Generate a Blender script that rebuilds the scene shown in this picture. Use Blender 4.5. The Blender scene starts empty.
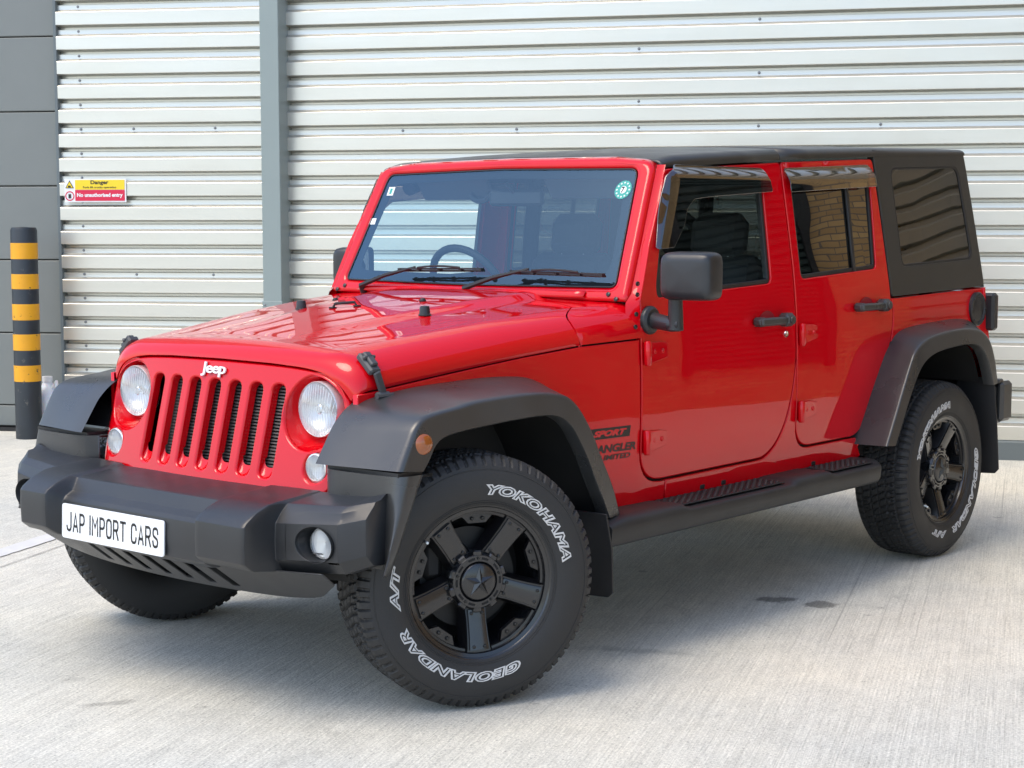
import bpy, math, random
from mathutils import Vector, Matrix
from mathutils.geometry import delaunay_2d_cdt
random.seed(7)
sc = bpy.context.scene
COL = sc.collection
R = math.radians
PI = math.pi
# ------------------------------------------------------------------ camera
cam_d = bpy.data.cameras.new('camera')
cam = bpy.data.objects.new('camera', cam_d)
COL.objects.link(cam)
cam_d.sensor_width = 36
cam_d.lens = 59.83
cam_d.clip_end = 500
_r = Vector((-0.64762, 0.76196, -0.00057)); _u = Vector((-0.07307, -0.06136, 0.99544)); _f = Vector((-0.75845, -0.64471, -0.09541))
m = Matrix((( _r.x, _u.x, -_f.x, 3.88045), (_r.y, _u.y, -_f.y, 4.22959), (_r.z, _u.z, -_f.z, 1.46766), (0, 0, 0, 1)))
cam.matrix_world = m
sc.camera = cam
# ------------------------------------------------------------------ world + sun
SUN_AZ, SUN_EL = R(-18), R(62)
w = bpy.data.worlds.new('World'); sc.world = w; w.use_nodes = True
nt = w.node_tree; nt.nodes.clear()
sky = nt.nodes.new('ShaderNodeTexSky'); sky.sky_type = 'NISHITA'; sky.sun_disc = False
sky.sun_elevation = SUN_EL; sky.sun_rotation = PI / 2 - SUN_AZ
sky.air_density = 1.0; sky.dust_density = 1.8; sky.ozone_density = 1.0
bg = nt.nodes.new('ShaderNodeBackground'); bg.inputs[1].default_value = 0.15
wo = nt.nodes.new('ShaderNodeOutputWorld')
nt.links.new(sky.outputs[0], bg.inputs[0]); nt.links.new(bg.outputs[0], wo.inputs[0])
sd = bpy.data.lights.new('sun', 'SUN'); sd.energy = 0.82; sd.angle = R(32); sd.color = (1, .88, .68)
sun = bpy.data.objects.new('sun', sd); COL.objects.link(sun)
sv = Vector((math.cos(SUN_EL) * math.cos(SUN_AZ), math.cos(SUN_EL) * math.sin(SUN_AZ), math.sin(SUN_EL)))
sun.rotation_euler = sv.to_track_quat('Z', 'Y').to_euler(); sun.location = (6, -4, 9)
sc.view_settings.view_transform = 'Standard'; sc.view_settings.look = 'None'
sc.view_settings.exposure = 1.17; sc.view_settings.gamma = 1; sc.view_settings.use_curve_mapping = False
sc.cycles.max_bounces = 8; sc.cycles.transparent_max_bounces = 16

# ------------------------------------------------------------------ materials
class N:
    def __init__(s, mat):
        s.t = mat.node_tree; s.L = s.t.links.new
    def n(s, typ, **kw):
        o = s.t.nodes.new(typ)
        for k, v in kw.items():
            if k.startswith('i_'): o.inputs[k[2:].replace('_', ' ')].default_value = v
            else: setattr(o, k, v)
        return o
def c4(c): return (c[0], c[1], c[2], 1)
def mat(name, col, rough=.5, metal=0, coat=0, coat_rough=.03, spec=.5, ior=None, noise=0, nscale=8, bump=0, bscale=200, emit=None, rvar=0):
    m = bpy.data.materials.new(name); m.use_nodes = True
    b = m.node_tree.nodes['Principled BSDF']
    b.inputs['Base Color'].default_value = c4(col)
    b.inputs['Roughness'].default_value = rough; b.inputs['Metallic'].default_value = metal
    b.inputs['Coat Weight'].default_value = coat; b.inputs['Coat Roughness'].default_value = coat_rough
    b.inputs['Specular IOR Level'].default_value = spec
    h = N(m)
    tc = h.n('ShaderNodeTexCoord')
    if noise or rvar:
        no = h.n('ShaderNodeTexNoise'); no.inputs['Scale'].default_value = nscale; no.inputs['Detail'].default_value = 6
        h.L(tc.outputs['Object'], no.inputs['Vector'])
        if noise:
            mx = h.n('ShaderNodeMix', data_type='RGBA')
            mx.inputs['A'].default_value = c4([x * (1 - noise) for x in col]); mx.inputs['B'].default_value = c4([min(1, x * (1 + noise)) for x in col])
            h.L(no.outputs['Fac'], mx.inputs['Factor']); h.L(mx.outputs['Result'], b.inputs['Base Color'])
        if rvar:
            mr = h.n('ShaderNodeMapRange'); mr.inputs['To Min'].default_value = max(0, rough - rvar); mr.inputs['To Max'].default_value = rough + rvar
            mr.inputs['From Min'].default_value = .3; mr.inputs['From Max'].default_value = .7
            h.L(no.outputs['Fac'], mr.inputs['Value']); h.L(mr.outputs['Result'], b.inputs['Roughness'])
    if bump:
        n2 = h.n('ShaderNodeTexNoise'); n2.inputs['Scale'].default_value = bscale; n2.inputs['Detail'].default_value = 3
        bp = h.n('ShaderNodeBump'); bp.inputs['Strength'].default_value = bump; bp.inputs['Distance'].default_value = .002
        h.L(tc.outputs['Object'], n2.inputs['Vector']); h.L(n2.outputs['Fac'], bp.inputs['Height']); h.L(bp.outputs[0], b.inputs['Normal'])
    return m
def glassmat(name, tint, refl=1.0, rough=0.0, rcol=(1, 1, 1)):
    m = bpy.data.materials.new(name); m.use_nodes = True; h = N(m); h.t.nodes.clear()
    tr = h.n('ShaderNodeBsdfTransparent'); tr.inputs[0].default_value = c4(tint)
    gl = h.n('ShaderNodeBsdfGlossy'); gl.inputs['Roughness'].default_value = rough; gl.inputs['Color'].default_value = c4(rcol)
    lw = h.n('ShaderNodeLayerWeight'); lw.inputs[0].default_value = .5
    pw = h.n('ShaderNodeMath', operation='POWER'); pw.inputs[1].default_value = 4.0; h.L(lw.outputs['Facing'], pw.inputs[0])
    mu = h.n('ShaderNodeMath', operation='MULTIPLY_ADD', use_clamp=True); mu.inputs[1].default_value = .9 * refl; mu.inputs[2].default_value = .05 * refl; fr = pw
    mx = h.n('ShaderNodeMixShader'); o = h.n('ShaderNodeOutputMaterial')
    if rough == 0:
        tc = h.n('ShaderNodeTexCoord'); no = h.n('ShaderNodeTexNoise'); no.inputs['Scale'].default_value = 2.6; no.inputs['Detail'].default_value = 1; h.L(tc.outputs['Object'], no.inputs['Vector'])
        bp = h.n('ShaderNodeBump'); bp.inputs['Strength'].default_value = .22; bp.inputs['Distance'].default_value = .01; h.L(no.outputs['Fac'], bp.inputs['Height']); h.L(bp.outputs[0], gl.inputs['Normal'])
    h.L(fr.outputs[0], mu.inputs[0]); h.L(mu.outputs[0], mx.inputs[0]); h.L(tr.outputs[0], mx.inputs[1]); h.L(gl.outputs[0], mx.inputs[2]); h.L(mx.outputs[0], o.inputs[0])
    return m
M = {}
M['red'] = mat('red_paint', (.58, .001, .006), .5, 0, 1, .008, .0)
M['black_plastic'] = mat('black_textured_plastic', (.021, .0225, .025), .36, bump=.2, bscale=700, noise=.35, nscale=6, rvar=.07)
M['flare'] = mat('flare_plastic', (.034, .035, .0355), .32, bump=.12, bscale=700, noise=.30, nscale=5, spec=.7, rvar=.08)
M['roof'] = mat('hardtop_black', (.030, .029, .026), .33, bump=.2, bscale=700, noise=.1, rvar=.04)
M['rubber'] = mat('tyre_rubber', (.020, .020, .020), .62, noise=.5, nscale=6, bump=.3, bscale=300, rvar=.1)
M['trim'] = mat('rubber_trim', (.012, .012, .013), .5)
M['dark'] = mat('dark_void', (.006, .006, .006), .85)  # near-black, puts the shade of gaps and slots into the colour
M['under'] = mat('underbody', (.008, .008, .008), .7, noise=.4)
M['rim'] = mat('black_alloy', (.008, .0085, .010), .26, 0, .6, .12)
M['rim_matt'] = mat('black_alloy_matt', (.006, .006, .007), .32, 0, .4, .2)
M['steel'] = mat('steel', (.35, .34, .33), .4, 1, noise=.3, nscale=30)
M['bolt'] = mat('dark_bolt', (.05, .05, .05), .35, .8)
M['chrome'] = mat('chrome', (.85, .86, .88), .12, 1)
M['emblem'] = mat('emblem', (.80, .80, .80), .3, .1)
M['disc'] = mat('brake_disc', (.10, .10, .10), .45, .9)
M['white_letter'] = mat('white_lettering', (.55, .55, .54), .6, noise=.25, nscale=60)
M['decal'] = mat('decal_black', (.012, .012, .013), .35)
M['recess_shade_red'] = mat('recess_shade_red', (.30, .01, .02), .35)
M['plate'] = mat('plate_white', (.80, .82, .83), .25, noise=.03)
M['plate_black'] = mat('plate_black', (.01, .01, .011), .3)
M['cloth'] = mat('seat_cloth', (.03, .03, .033), .85, noise=.2, nscale=40)
M['dash'] = mat('dash', (.03, .03, .032), .6)
M['grey_plastic'] = mat('grey_trim_plastic', (.055, .058, .062), .45)
M['fin'] = mat('radiator_fin', (.20, .19, .18), .5, .4)
M['amber'] = mat('amber_lens', (.42, .10, .01), .12, coat=1)
M['amber'].node_tree.nodes['Principled BSDF'].inputs['Transmission Weight'].default_value = .35
M['tail'] = mat('tail_lens', (.30, .01, .012), .15, coat=1)
M['reflector'] = mat('reflector', (.80, .80, .79), .30, .6)
M['disc_dark'] = mat('brake_disc_dark', (.03, .03, .03), .5, .6)
M['glass'] = glassmat('clear_glass', (.84, .97, 1.0), 2.1, rcol=(.50, .78, 1.0))  # blue of the sky's reflection is put into the gloss colour
M['tint'] = glassmat('tinted_glass', (.06, .07, .066), 2.0)
M['side_glass'] = glassmat('front_side_glass', (.80, .88, .86), 1.3)
M['lens'] = glassmat('lens_glass', (.93, .95, .97), 1.2, .04)
M['quarter'] = glassmat('quarter_glass', (.05, .055, .05), 1.35)
M['visor'] = glassmat('smoked_visor', (.16, .11, .10), 2.6, .02)
M['frit'] = mat('glass_border', (.006, .008, .012), .7, spec=.1)
M['sticker_green'] = mat('sticker_green', (.03, .32, .27), .3)
M['sticker_white'] = mat('sticker_white', (.75, .80, .78), .4)
M['column'] = mat('grey_green_paint', (.25, .30, .29), .42, noise=.06, nscale=3, bump=.1, bscale=60)
M['flash'] = mat('dark_grey_flashing', (.13, .155, .16), .45, noise=.05)
M['door'] = mat('grey_door_panel', (.185, .20, .19), .45, noise=.04, nscale=6, bump=.25, bscale=180)
M['screw'] = mat('screw_head', (.25, .25, .25), .4, .7)
M['yellow'] = mat('bollard_yellow', (.78, .36, .01), .45, noise=.1, nscale=9)
M['bollard'] = mat('bollard_black', (.022, .028, .034), .45, noise=.3, nscale=7, rvar=.1)
for nm_, dk in (('yellow', (.10, .07, .03, 1)), ('bollard', (.10, .095, .08, 1))):
    h = N(M[nm_]); b_ = h.t.nodes['Principled BSDF']; src = b_.inputs['Base Color'].links[0].from_socket
    tc = h.n('ShaderNodeTexCoord'); no = h.n('ShaderNodeTexNoise'); no.inputs['Scale'].default_value = 26; no.inputs['Detail'].default_value = 7; no.inputs['Roughness'].default_value = .7
    h.L(tc.outputs['Object'], no.inputs['Vector']); mr_ = h.n('ShaderNodeMapRange'); mr_.inputs['From Min'].default_value = .62; mr_.inputs['From Max'].default_value = .68; h.L(no.outputs['Fac'], mr_.inputs['Value'])
    mx = h.n('ShaderNodeMix', data_type='RGBA'); mx.inputs['B'].default_value = dk; h.L(mr_.outputs['Result'], mx.inputs['Factor']); h.L(src, mx.inputs['A']); h.L(mx.outputs['Result'], b_.inputs['Base Color'])
M['sign_white'] = mat('sign_white', (.80, .80, .80), .35)
M['sign_yellow'] = mat('sign_yellow', (.85, .62, .02), .35)
M['sign_red'] = mat('sign_red', (.65, .01, .06), .35)
M['sign_black'] = mat('sign_black', (.015, .015, .015), .4)
M['line'] = mat('road_line', (.62, .62, .60), .6, noise=.15, nscale=14)
M['jug'] = mat('jug_plastic', (.75, .76, .76), .35)
M['jug'].node_tree.nodes['Principled BSDF'].inputs['Subsurface Weight'].default_value = .3
M['concrete2'] = mat('plinth', (.36, .36, .35), .8, noise=.15)

h = N(M['red']); tc = h.n('ShaderNodeTexCoord'); no = h.n('ShaderNodeTexNoise'); no.inputs['Scale'].default_value = 3.2; no.inputs['Detail'].default_value = 1.5
bp = h.n('ShaderNodeBump'); bp.inputs['Strength'].default_value = .2; bp.inputs['Distance'].default_value = .006
h.L(tc.outputs['Object'], no.inputs['Vector']); h.L(no.outputs['Fac'], bp.inputs['Height']); h.L(bp.outputs[0], h.t.nodes['Principled BSDF'].inputs['Coat Normal'])
M['step'] = mat('step_plastic', (.022, .0225, .023), .46, bump=.15, bscale=700, noise=.3, nscale=8, spec=.4)
def cladding_material():
    m = mat('silver_cladding', (.62, .61, .575), .32, .72)
    h = N(m); b = h.t.nodes['Principled BSDF']
    tc = h.n('ShaderNodeTexCoord'); mp = h.n('ShaderNodeMapping'); mp.inputs['Scale'].default_value = (.6, .6, 9)
    no = h.n('ShaderNodeTexNoise'); no.inputs['Scale'].default_value = 1.3; no.inputs['Detail'].default_value = 5
    h.L(tc.outputs['Object'], mp.inputs[0]); h.L(mp.outputs[0], no.inputs['Vector'])
    mx = h.n('ShaderNodeMix', data_type='RGBA'); mx.inputs['A'].default_value = (.60, .59, .53, 1); mx.inputs['B'].default_value = (.72, .705, .64, 1)
    h.L(no.outputs['Fac'], mx.inputs['Factor']); h.L(mx.outputs['Result'], b.inputs['Base Color'])
    n2 = h.n('ShaderNodeTexNoise'); n2.inputs['Scale'].default_value = 2.2; n2.inputs['Detail'].default_value = 2
    bp = h.n('ShaderNodeBump'); bp.inputs['Strength'].default_value = .35; bp.inputs['Distance'].default_value = .012
    h.L(tc.outputs['Object'], n2.inputs['Vector']); h.L(n2.outputs['Fac'], bp.inputs['Height']); h.L(bp.outputs[0], b.inputs['Normal'])
    return m
M['clad'] = cladding_material()

def brick_material():
    m = mat('brick', (.4, .3, .2), .85); h = N(m); b = h.t.nodes['Principled BSDF']
    tc = h.n('ShaderNodeTexCoord'); mp = h.n('ShaderNodeMapping'); mp.inputs['Rotation'].default_value = (PI / 2, 0, 0)
    br = h.n('ShaderNodeTexBrick'); br.offset = .5
    br.inputs['Color1'].default_value = (.46, .30, .13, 1); br.inputs['Color2'].default_value = (.34, .21, .09, 1); br.inputs['Mortar'].default_value = (.16, .13, .10, 1)
    br.inputs['Scale'].default_value = 1; br.inputs['Brick Width'].default_value = .165; br.inputs['Row Height'].default_value = .054; br.inputs['Mortar Size'].default_value = .005
    h.L(tc.outputs['Object'], mp.inputs[0]); h.L(mp.outputs[0], br.inputs['Vector']); h.L(br.outputs['Color'], b.inputs['Base Color'])
    bp = h.n('ShaderNodeBump'); bp.inputs['Strength'].default_value = .6; bp.inputs['Distance'].default_value = .01; bp.invert = True
    h.L(br.outputs['Fac'], bp.inputs['Height']); h.L(bp.outputs[0], b.inputs['Normal'])
    return m
M['brick'] = brick_material()

def concrete_material():
    m = mat('brushed_concrete', (.5, .5, .48), .8); h = N(m); b = h.t.nodes['Principled BSDF']
    tc = h.n('ShaderNodeTexCoord')
    rot = h.n('ShaderNodeMapping'); rot.inputs['Rotation'].default_value = (0, 0, R(180 - 26.5 + 3)); h.L(tc.outputs['Object'], rot.inputs[0])
    sx = h.n('ShaderNodeSeparateXYZ'); h.L(rot.outputs[0], sx.inputs[0])
    def noise(sc_, vec, det=6, scale=(1, 1, 1), rough=.6, dist=0):
        mp = h.n('ShaderNodeMapping'); mp.inputs['Scale'].default_value = scale; h.L(vec, mp.inputs[0])
        n = h.n('ShaderNodeTexNoise'); n.inputs['Scale'].default_value = sc_; n.inputs['Detail'].default_value = det; n.inputs['Roughness'].default_value = rough; n.inputs['Distortion'].default_value = dist
        h.L(mp.outputs[0], n.inputs['Vector']); return n.outputs['Fac']
    def mr(v, a, b_, c, d):
        n = h.n('ShaderNodeMapRange'); n.inputs['From Min'].default_value = a; n.inputs['From Max'].default_value = b_; n.inputs['To Min'].default_value = c; n.inputs['To Max'].default_value = d; h.L(v, n.inputs['Value']); return n.outputs['Result']
    def ma(op, a, b_=None, clamp=False):
        n = h.n('ShaderNodeMath', operation=op, use_clamp=clamp)
        for k, v in enumerate((a, b_)):
            if v is None: continue
            if hasattr(v, 'links'): h.L(v, n.inputs[k])
            else: n.inputs[k].default_value = v
        return n.outputs[0]
    big = noise(.55, rot.outputs[0], 7); fine = noise(110, rot.outputs[0], 5, rough=.8); mid = noise(7, rot.outputs[0], 8, rough=.7)
    broom = noise(1, rot.outputs[0], 3, (2.2, 150, 1), .75)        # long thin streaks along local x
    broom2 = noise(1, rot.outputs[0], 2, (.7, 40, 1), .6)
    v = ma('ADD', mr(big, .3, .7, .85, 1.07), mr(mid, .3, .7, -.08, .08))
    v = ma('ADD', v, mr(fine, .34, .66, -.30, .30)); v = ma('ADD', v, mr(noise(34, rot.outputs[0], 5, rough=.75), .3, .7, -.07, .07)); v = ma('ADD', v, mr(broom, .3, .7, -.18, .12)); v = ma('ADD', v, mr(broom2, .32, .6, -.04, .02))
    # sparse darker drag grooves
    g = mr(noise(1, rot.outputs[0], 2, (.12, 70, 1), .6), .63, .68, 1, .72); gm_ = mr(noise(1, rot.outputs[0], 2, (.3, 2.2, 1), .5), .50, .60, 0, 1); g = ma('ADD', ma('MULTIPLY', g, gm_), ma('SUBTRACT', 1, gm_))
    v = ma('MULTIPLY', v, g)
    # scattered small dark spots
    vo = h.n('ShaderNodeTexVoronoi'); vo.inputs['Scale'].default_value = 2.6; h.L(rot.outputs[0], vo.inputs['Vector'])
    sp = mr(ma('ADD', vo.outputs['Distance'], mr(mid, .3, .7, -.03, .03)), .03, .05, .72, 1)
    v = ma('MULTIPLY', v, sp)
    v2 = h.n('ShaderNodeTexVoronoi'); v2.inputs['Scale'].default_value = 38; h.L(rot.outputs[0], v2.inputs['Vector'])
    pore = ma('MAXIMUM', mr(v2.outputs['Distance'], .10, .16, .62, 1), mr(noise(2.5, rot.outputs[0], 3), .42, .55, 0, 1)); v = ma('MULTIPLY', v, pore)
    # wear smudges
    sm = mr(noise(3.2, rot.outputs[0], 6, (1, 1.8, 1), .65, .6), .60, .70, 1, .83); v = ma('MULTIPLY', v, sm)
    # wet spots, tyre scuff: places on the slab
    wn = noise(14, tc.outputs['Object'], 4, rough=.6)
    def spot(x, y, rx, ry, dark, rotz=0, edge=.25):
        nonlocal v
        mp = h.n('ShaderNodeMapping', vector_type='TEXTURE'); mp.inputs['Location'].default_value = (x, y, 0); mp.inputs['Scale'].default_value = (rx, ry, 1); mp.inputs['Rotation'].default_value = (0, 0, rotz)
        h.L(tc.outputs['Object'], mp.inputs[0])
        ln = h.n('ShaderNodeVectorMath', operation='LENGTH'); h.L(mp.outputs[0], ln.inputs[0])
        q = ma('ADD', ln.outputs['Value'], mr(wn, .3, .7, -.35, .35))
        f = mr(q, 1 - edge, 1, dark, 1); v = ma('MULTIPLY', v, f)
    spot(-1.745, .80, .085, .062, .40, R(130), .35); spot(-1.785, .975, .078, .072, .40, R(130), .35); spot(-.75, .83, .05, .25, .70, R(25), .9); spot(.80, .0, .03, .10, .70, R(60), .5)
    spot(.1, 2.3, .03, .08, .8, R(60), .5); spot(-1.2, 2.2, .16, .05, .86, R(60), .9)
    colr = h.n('ShaderNodeMix', data_type='RGBA', blend_type='MULTIPLY'); colr.inputs['Factor'].default_value = 1
    hue = h.n('ShaderNodeMix', data_type='RGBA'); hue.inputs['A'].default_value = (.60, .60, .545, 1); hue.inputs['B'].default_value = (.64, .61, .515, 1); h.L(mr(big, .35, .65, 0, 1), hue.inputs['Factor'])
    h.L(hue.outputs['Result'], colr.inputs['A']); cv = h.n('ShaderNodeCombineColor')
    for k in range(3): h.L(v, cv.inputs[k])
    h.L(cv.outputs[0], colr.inputs['B']); h.L(colr.outputs['Result'], b.inputs['Base Color'])
    bm = h.n('ShaderNodeBump'); bm.inputs['Strength'].default_value = .8; bm.inputs['Distance'].default_value = .004
    hh = ma('ADD', ma('ADD', broom, ma('MULTIPLY', fine, .7)), broom2); h.L(hh, bm.inputs['Height']); h.L(bm.outputs[0], b.inputs['Normal'])
    return m
M['concrete'] = concrete_material()

# ------------------------------------------------------------------ geometry helpers
def link(name, me, material, parent=None):
    o = bpy.data.objects.new(name, me); COL.objects.link(o)
    if material is not None: me.materials.append(M[material] if isinstance(material, str) else material)
    if parent is not None: o.parent = parent
    return o
def tag(o, label=None, cat=None, group=None, kind=None):
    for k, v in (('label', label), ('category', cat), ('group', group), ('kind', kind)):
        if v: o[k] = v
    return o
def empty(name, loc=(0, 0, 0), parent=None):
    o = bpy.data.objects.new(name, None); COL.objects.link(o); o.location = loc; o.empty_display_size = .2
    if parent: o.parent = parent
    return o
class MB:
    """collects shapes into one mesh"""
    def __init__(s): s.v = []; s.f = []; s.mi = []
    def add(s, v, f, mi=0):
        k = len(s.v); s.v += [tuple(p) for p in v]; s.f += [tuple(i + k for i in q) for q in f]; s.mi += [mi] * len(f); return s
    def box(s, c, d, rot=None, mi=0, b=0, taper=1):
        x, y, z = [q / 2 for q in d]
        if b <= 0:
            vs = [(sx * x * (taper if sz > 0 else 1), sy * y * (taper if sz > 0 else 1), sz * z) for sx in (-1, 1) for sy in (-1, 1) for sz in (-1, 1)]
            fs = [(0, 1, 3, 2), (4, 6, 7, 5), (0, 4, 5, 1), (2, 3, 7, 6), (0, 2, 6, 4), (1, 5, 7, 3)]
        else:
            b = min(b, x * .98, y * .98, z * .98); vs = []; idx = {}
            for sx in (-1, 1):
                for sy in (-1, 1):
                    for sz in (-1, 1):
                        for a in range(3):
                            p = [sx * (x - b), sy * (y - b), sz * (z - b)]; p[a] += (sx, sy, sz)[a] * b
                            idx[(sx, sy, sz, a)] = len(vs); vs.append(tuple(p))
            fs = []
            for a in range(3):
                o = [q for q in range(3) if q != a]
                for sg in (-1, 1):
                    q = []
                    for e in ((-1, -1), (1, -1), (1, 1), (-1, 1)):
                        k = [0, 0, 0]; k[a] = sg; k[o[0]] = e[0]; k[o[1]] = e[1]; q.append(idx[(*k, a)])
                    fs.append(tuple(q))
            for a in range(3):      # edges along axis a
                o = [q for q in range(3) if q != a]
                for e in ((-1, -1), (1, -1), (1, 1), (-1, 1)):
                    q = []
                    for t, ax in ((-1, o[0]), (-1, o[1]), (1, o[1]), (1, o[0])):
                        k = [0, 0, 0]; k[a] = t; k[o[0]] = e[0]; k[o[1]] = e[1]; q.append(idx[(*k, ax)])
                    fs.append(tuple(q))
            for sx in (-1, 1):
                for sy in (-1, 1):
                    for sz in (-1, 1): fs.append(tuple(idx[(sx, sy, sz, a)] for a in range(3)))
        c = Vector(c)
        vs = [(rot @ Vector(p) if rot is not None else Vector(p)) + c for p in vs]
        return s.add(vs, fs, mi)
    def tube(s, pts, rad, n=12, mi=0, cap=True):
        pts = [Vector(p) for p in pts]; rs = rad if isinstance(rad, (list, tuple)) else [rad] * len(pts)
        vs = []; up = None
        for i, p in enumerate(pts):
            t = (pts[min(i + 1, len(pts) - 1)] - pts[max(i - 1, 0)]).normalized()
            if up is None: up = t.orthogonal().normalized()
            up = (up - t * up.dot(t)).normalized(); q = t.cross(up)
            for k in range(n):
                a = 2 * PI * k / n; vs.append(p + (up * math.cos(a) + q * math.sin(a)) * rs[i])
        fs = [(i * n + k, i * n + (k + 1) % n, (i + 1) * n + (k + 1) % n, (i + 1) * n + k) for i in range(len(pts) - 1) for k in range(n)]
        if cap: fs += [tuple(range(n - 1, -1, -1)), tuple((len(pts) - 1) * n + k for k in range(n))]
        return s.add(vs, fs, mi)
    def lathe(s, prof, org=(0, 0, 0), axis=(0, 0, 1), n=48, mi=0, closed=False):
        """prof: (along axis, radius)"""
        ax = Vector(axis).normalized(); e1 = ax.orthogonal().normalized(); e2 = ax.cross(e1); org = Vector(org)
        vs = [org + ax * a + (e1 * math.cos(2 * PI * k / n) + e2 * math.sin(2 * PI * k / n)) * max(r_, 1e-5) for a, r_ in prof for k in range(n)]
        m_ = len(prof)
        fs = [(i * n + k, i * n + (k + 1) % n, ((i + 1) % m_) * n + (k + 1) % n, ((i + 1) % m_) * n + k) for i in range(m_ if closed else m_ - 1) for k in range(n)]
        return s.add(vs, fs, mi)
    def grid(s, P, mi=0, flip=False):
        a, b = len(P), len(P[0]); vs = [p for row in P for p in row]
        fs = [(i * b + j, i * b + j + 1, (i + 1) * b + j + 1, (i + 1) * b + j) for i in range(a - 1) for j in range(b - 1)]
        if flip: fs = [tuple(reversed(f)) for f in fs]
        return s.add(vs, fs, mi)
    def mirror(s):
        s.v = [(x, -y, z) for x, y, z in s.v]; s.f = [tuple(reversed(f)) for f in s.f]; return s
    def build(s, name, mats, parent=None, sharp=35, solid=0, bevel=0, off=-1, subsurf=0, fixn=True, bang=40):
        me = bpy.data.meshes.new(name); me.from_pydata(s.v, [], s.f); 
        mats = mats if isinstance(mats, (list, tuple)) else [mats]
        for q in mats: me.materials.append(M[q])
        me.polygons.foreach_set('material_index', s.mi)
        if fixn:
            import bmesh
            bm = bmesh.new(); bm.from_mesh(me)
            bmesh.ops.remove_doubles(bm, verts=bm.verts, dist=1e-6)
            bmesh.ops.recalc_face_normals(bm, faces=bm.faces); bm.to_mesh(me); bm.free()
        me.polygons.foreach_set('use_smooth', [True] * len(me.polygons))
        me.update(); me.set_sharp_from_angle(angle=R(sharp))
        o = bpy.data.objects.new(name, me); COL.objects.link(o)
        if parent is not None: o.parent = parent
        if solid:
            md = o.modifiers.new('solid', 'SOLIDIFY'); md.thickness = solid; md.offset = off
        if bevel:
            md = o.modifiers.new('bevel', 'BEVEL'); md.width = bevel; md.segments = 2; md.limit_method = 'ANGLE'; md.angle_limit = R(bang); md.harden_normals = False
        if subsurf:
            md = o.modifiers.new('sub', 'SUBSURF'); md.levels = subsurf; md.render_levels = subsurf
        return o
def interp(x, xs, ys):
    if x <= xs[0]: return ys[0]
    for i in range(len(xs) - 1):
        if x <= xs[i + 1]:
            t = (x - xs[i]) / (xs[i + 1] - xs[i]); return ys[i] + (ys[i + 1] - ys[i]) * t
    return ys[-1]
def sstep(t): t = min(1, max(0, t)); return t * t * (3 - 2 * t)
def resample(pts, h):
    out = [pts[0]]
    for a, b in zip(pts, pts[1:]):
        n = max(1, int(math.dist(a, b) / h + .5))
        for k in range(1, n + 1): out.append(tuple(a[q] + (b[q] - a[q]) * k / n for q in range(len(a))))
    return out
def catmull(P, n=6, closed=False):
    out = []; m_ = len(P)
    rng = range(m_ if closed else m_ - 1)
    for i in rng:
        if closed: p0, p1, p2, p3 = P[(i - 1) % m_], P[i], P[(i + 1) % m_], P[(i + 2) % m_]
        else: p0, p1, p2, p3 = P[max(i - 1, 0)], P[i], P[i + 1], P[min(i + 2, m_ - 1)]
        for k in range(n):
            t = k / n
            out.append(tuple(.5 * ((2 * b) + (-a + c) * t + (2 * a - 5 * b + 4 * c - d) * t * t + (-a + 3 * b - 3 * c + d) * t ** 3) for a, b, c, d in zip(p0, p1, p2, p3)))
    if not closed: out.append(tuple(P[-1]))
    return out
def rpoly(pts, rad=.03, h=.05, seg=6):
    """closed polygon with rounded corners; pts (u,v[,r])"""
    n = len(pts); out = []
    for i in range(n):
        p = Vector(pts[i][:2]); a = Vector(pts[i - 1][:2]); b = Vector(pts[(i + 1) % n][:2]); r_ = pts[i][2] if len(pts[i]) > 2 else rad
        d1 = (a - p); d2 = (b - p); l1, l2 = d1.length, d2.length; d1.normalize(); d2.normalize()
        ang = d1.angle(d2)
        if r_ <= 0 or ang > 3.1: out.append(tuple(p)); continue
        ra = pts[i - 1][2] if len(pts[i - 1]) > 2 else rad; rb = pts[(i + 1) % n][2] if len(pts[(i + 1) % n]) > 2 else rad
        t = min(r_ / math.tan(ang / 2), l1 * (.48 if ra > 0 else .97), l2 * (.48 if rb > 0 else .97)); s_ = p + d1 * t; e_ = p + d2 * t
        for k in range(seg + 1):
            q = k / seg; out.append(tuple((1 - q) ** 2 * s_ + 2 * q * (1 - q) * p + q * q * e_))
    out.append(out[0]); out = resample(out, h)[:-1]
    return out
def area(p): return .5 * sum(p[i - 1][0] * p[i][1] - p[i][0] * p[i - 1][1] for i in range(len(p)))
def ccw(p): return p if area(p) > 0 else p[::-1]
def outn(p):
    """outward unit normals of a ccw polygon with miter scale"""
    n = len(p); o = []
    for i in range(n):
        a, b, c = Vector(p[i - 1]), Vector(p[i]), Vector(p[(i + 1) % n])
        e1 = (b - a); e2 = (c - b)
        if e1.length < 1e-9: e1 = e2
        if e2.length < 1e-9: e2 = e1
        n1 = Vector((e1.y, -e1.x)).normalized(); n2 = Vector((e2.y, -e2.x)).normalized(); m_ = (n1 + n2)
        if m_.length < 1e-6: m_ = n1
        m_.normalize(); k = max(.4, m_.dot(n1)); o.append((m_, 1 / k))
    return o
def inside(p, poly):
    c = False; x, y = p; j = len(poly) - 1
    for i in range(len(poly)):
        xi, yi = poly[i]; xj, yj = poly[j]
        if (yi > y) != (yj > y) and x < (xj - xi) * (y - yi) / (yj - yi) + xi: c = not c
        j = i
    return c
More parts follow.
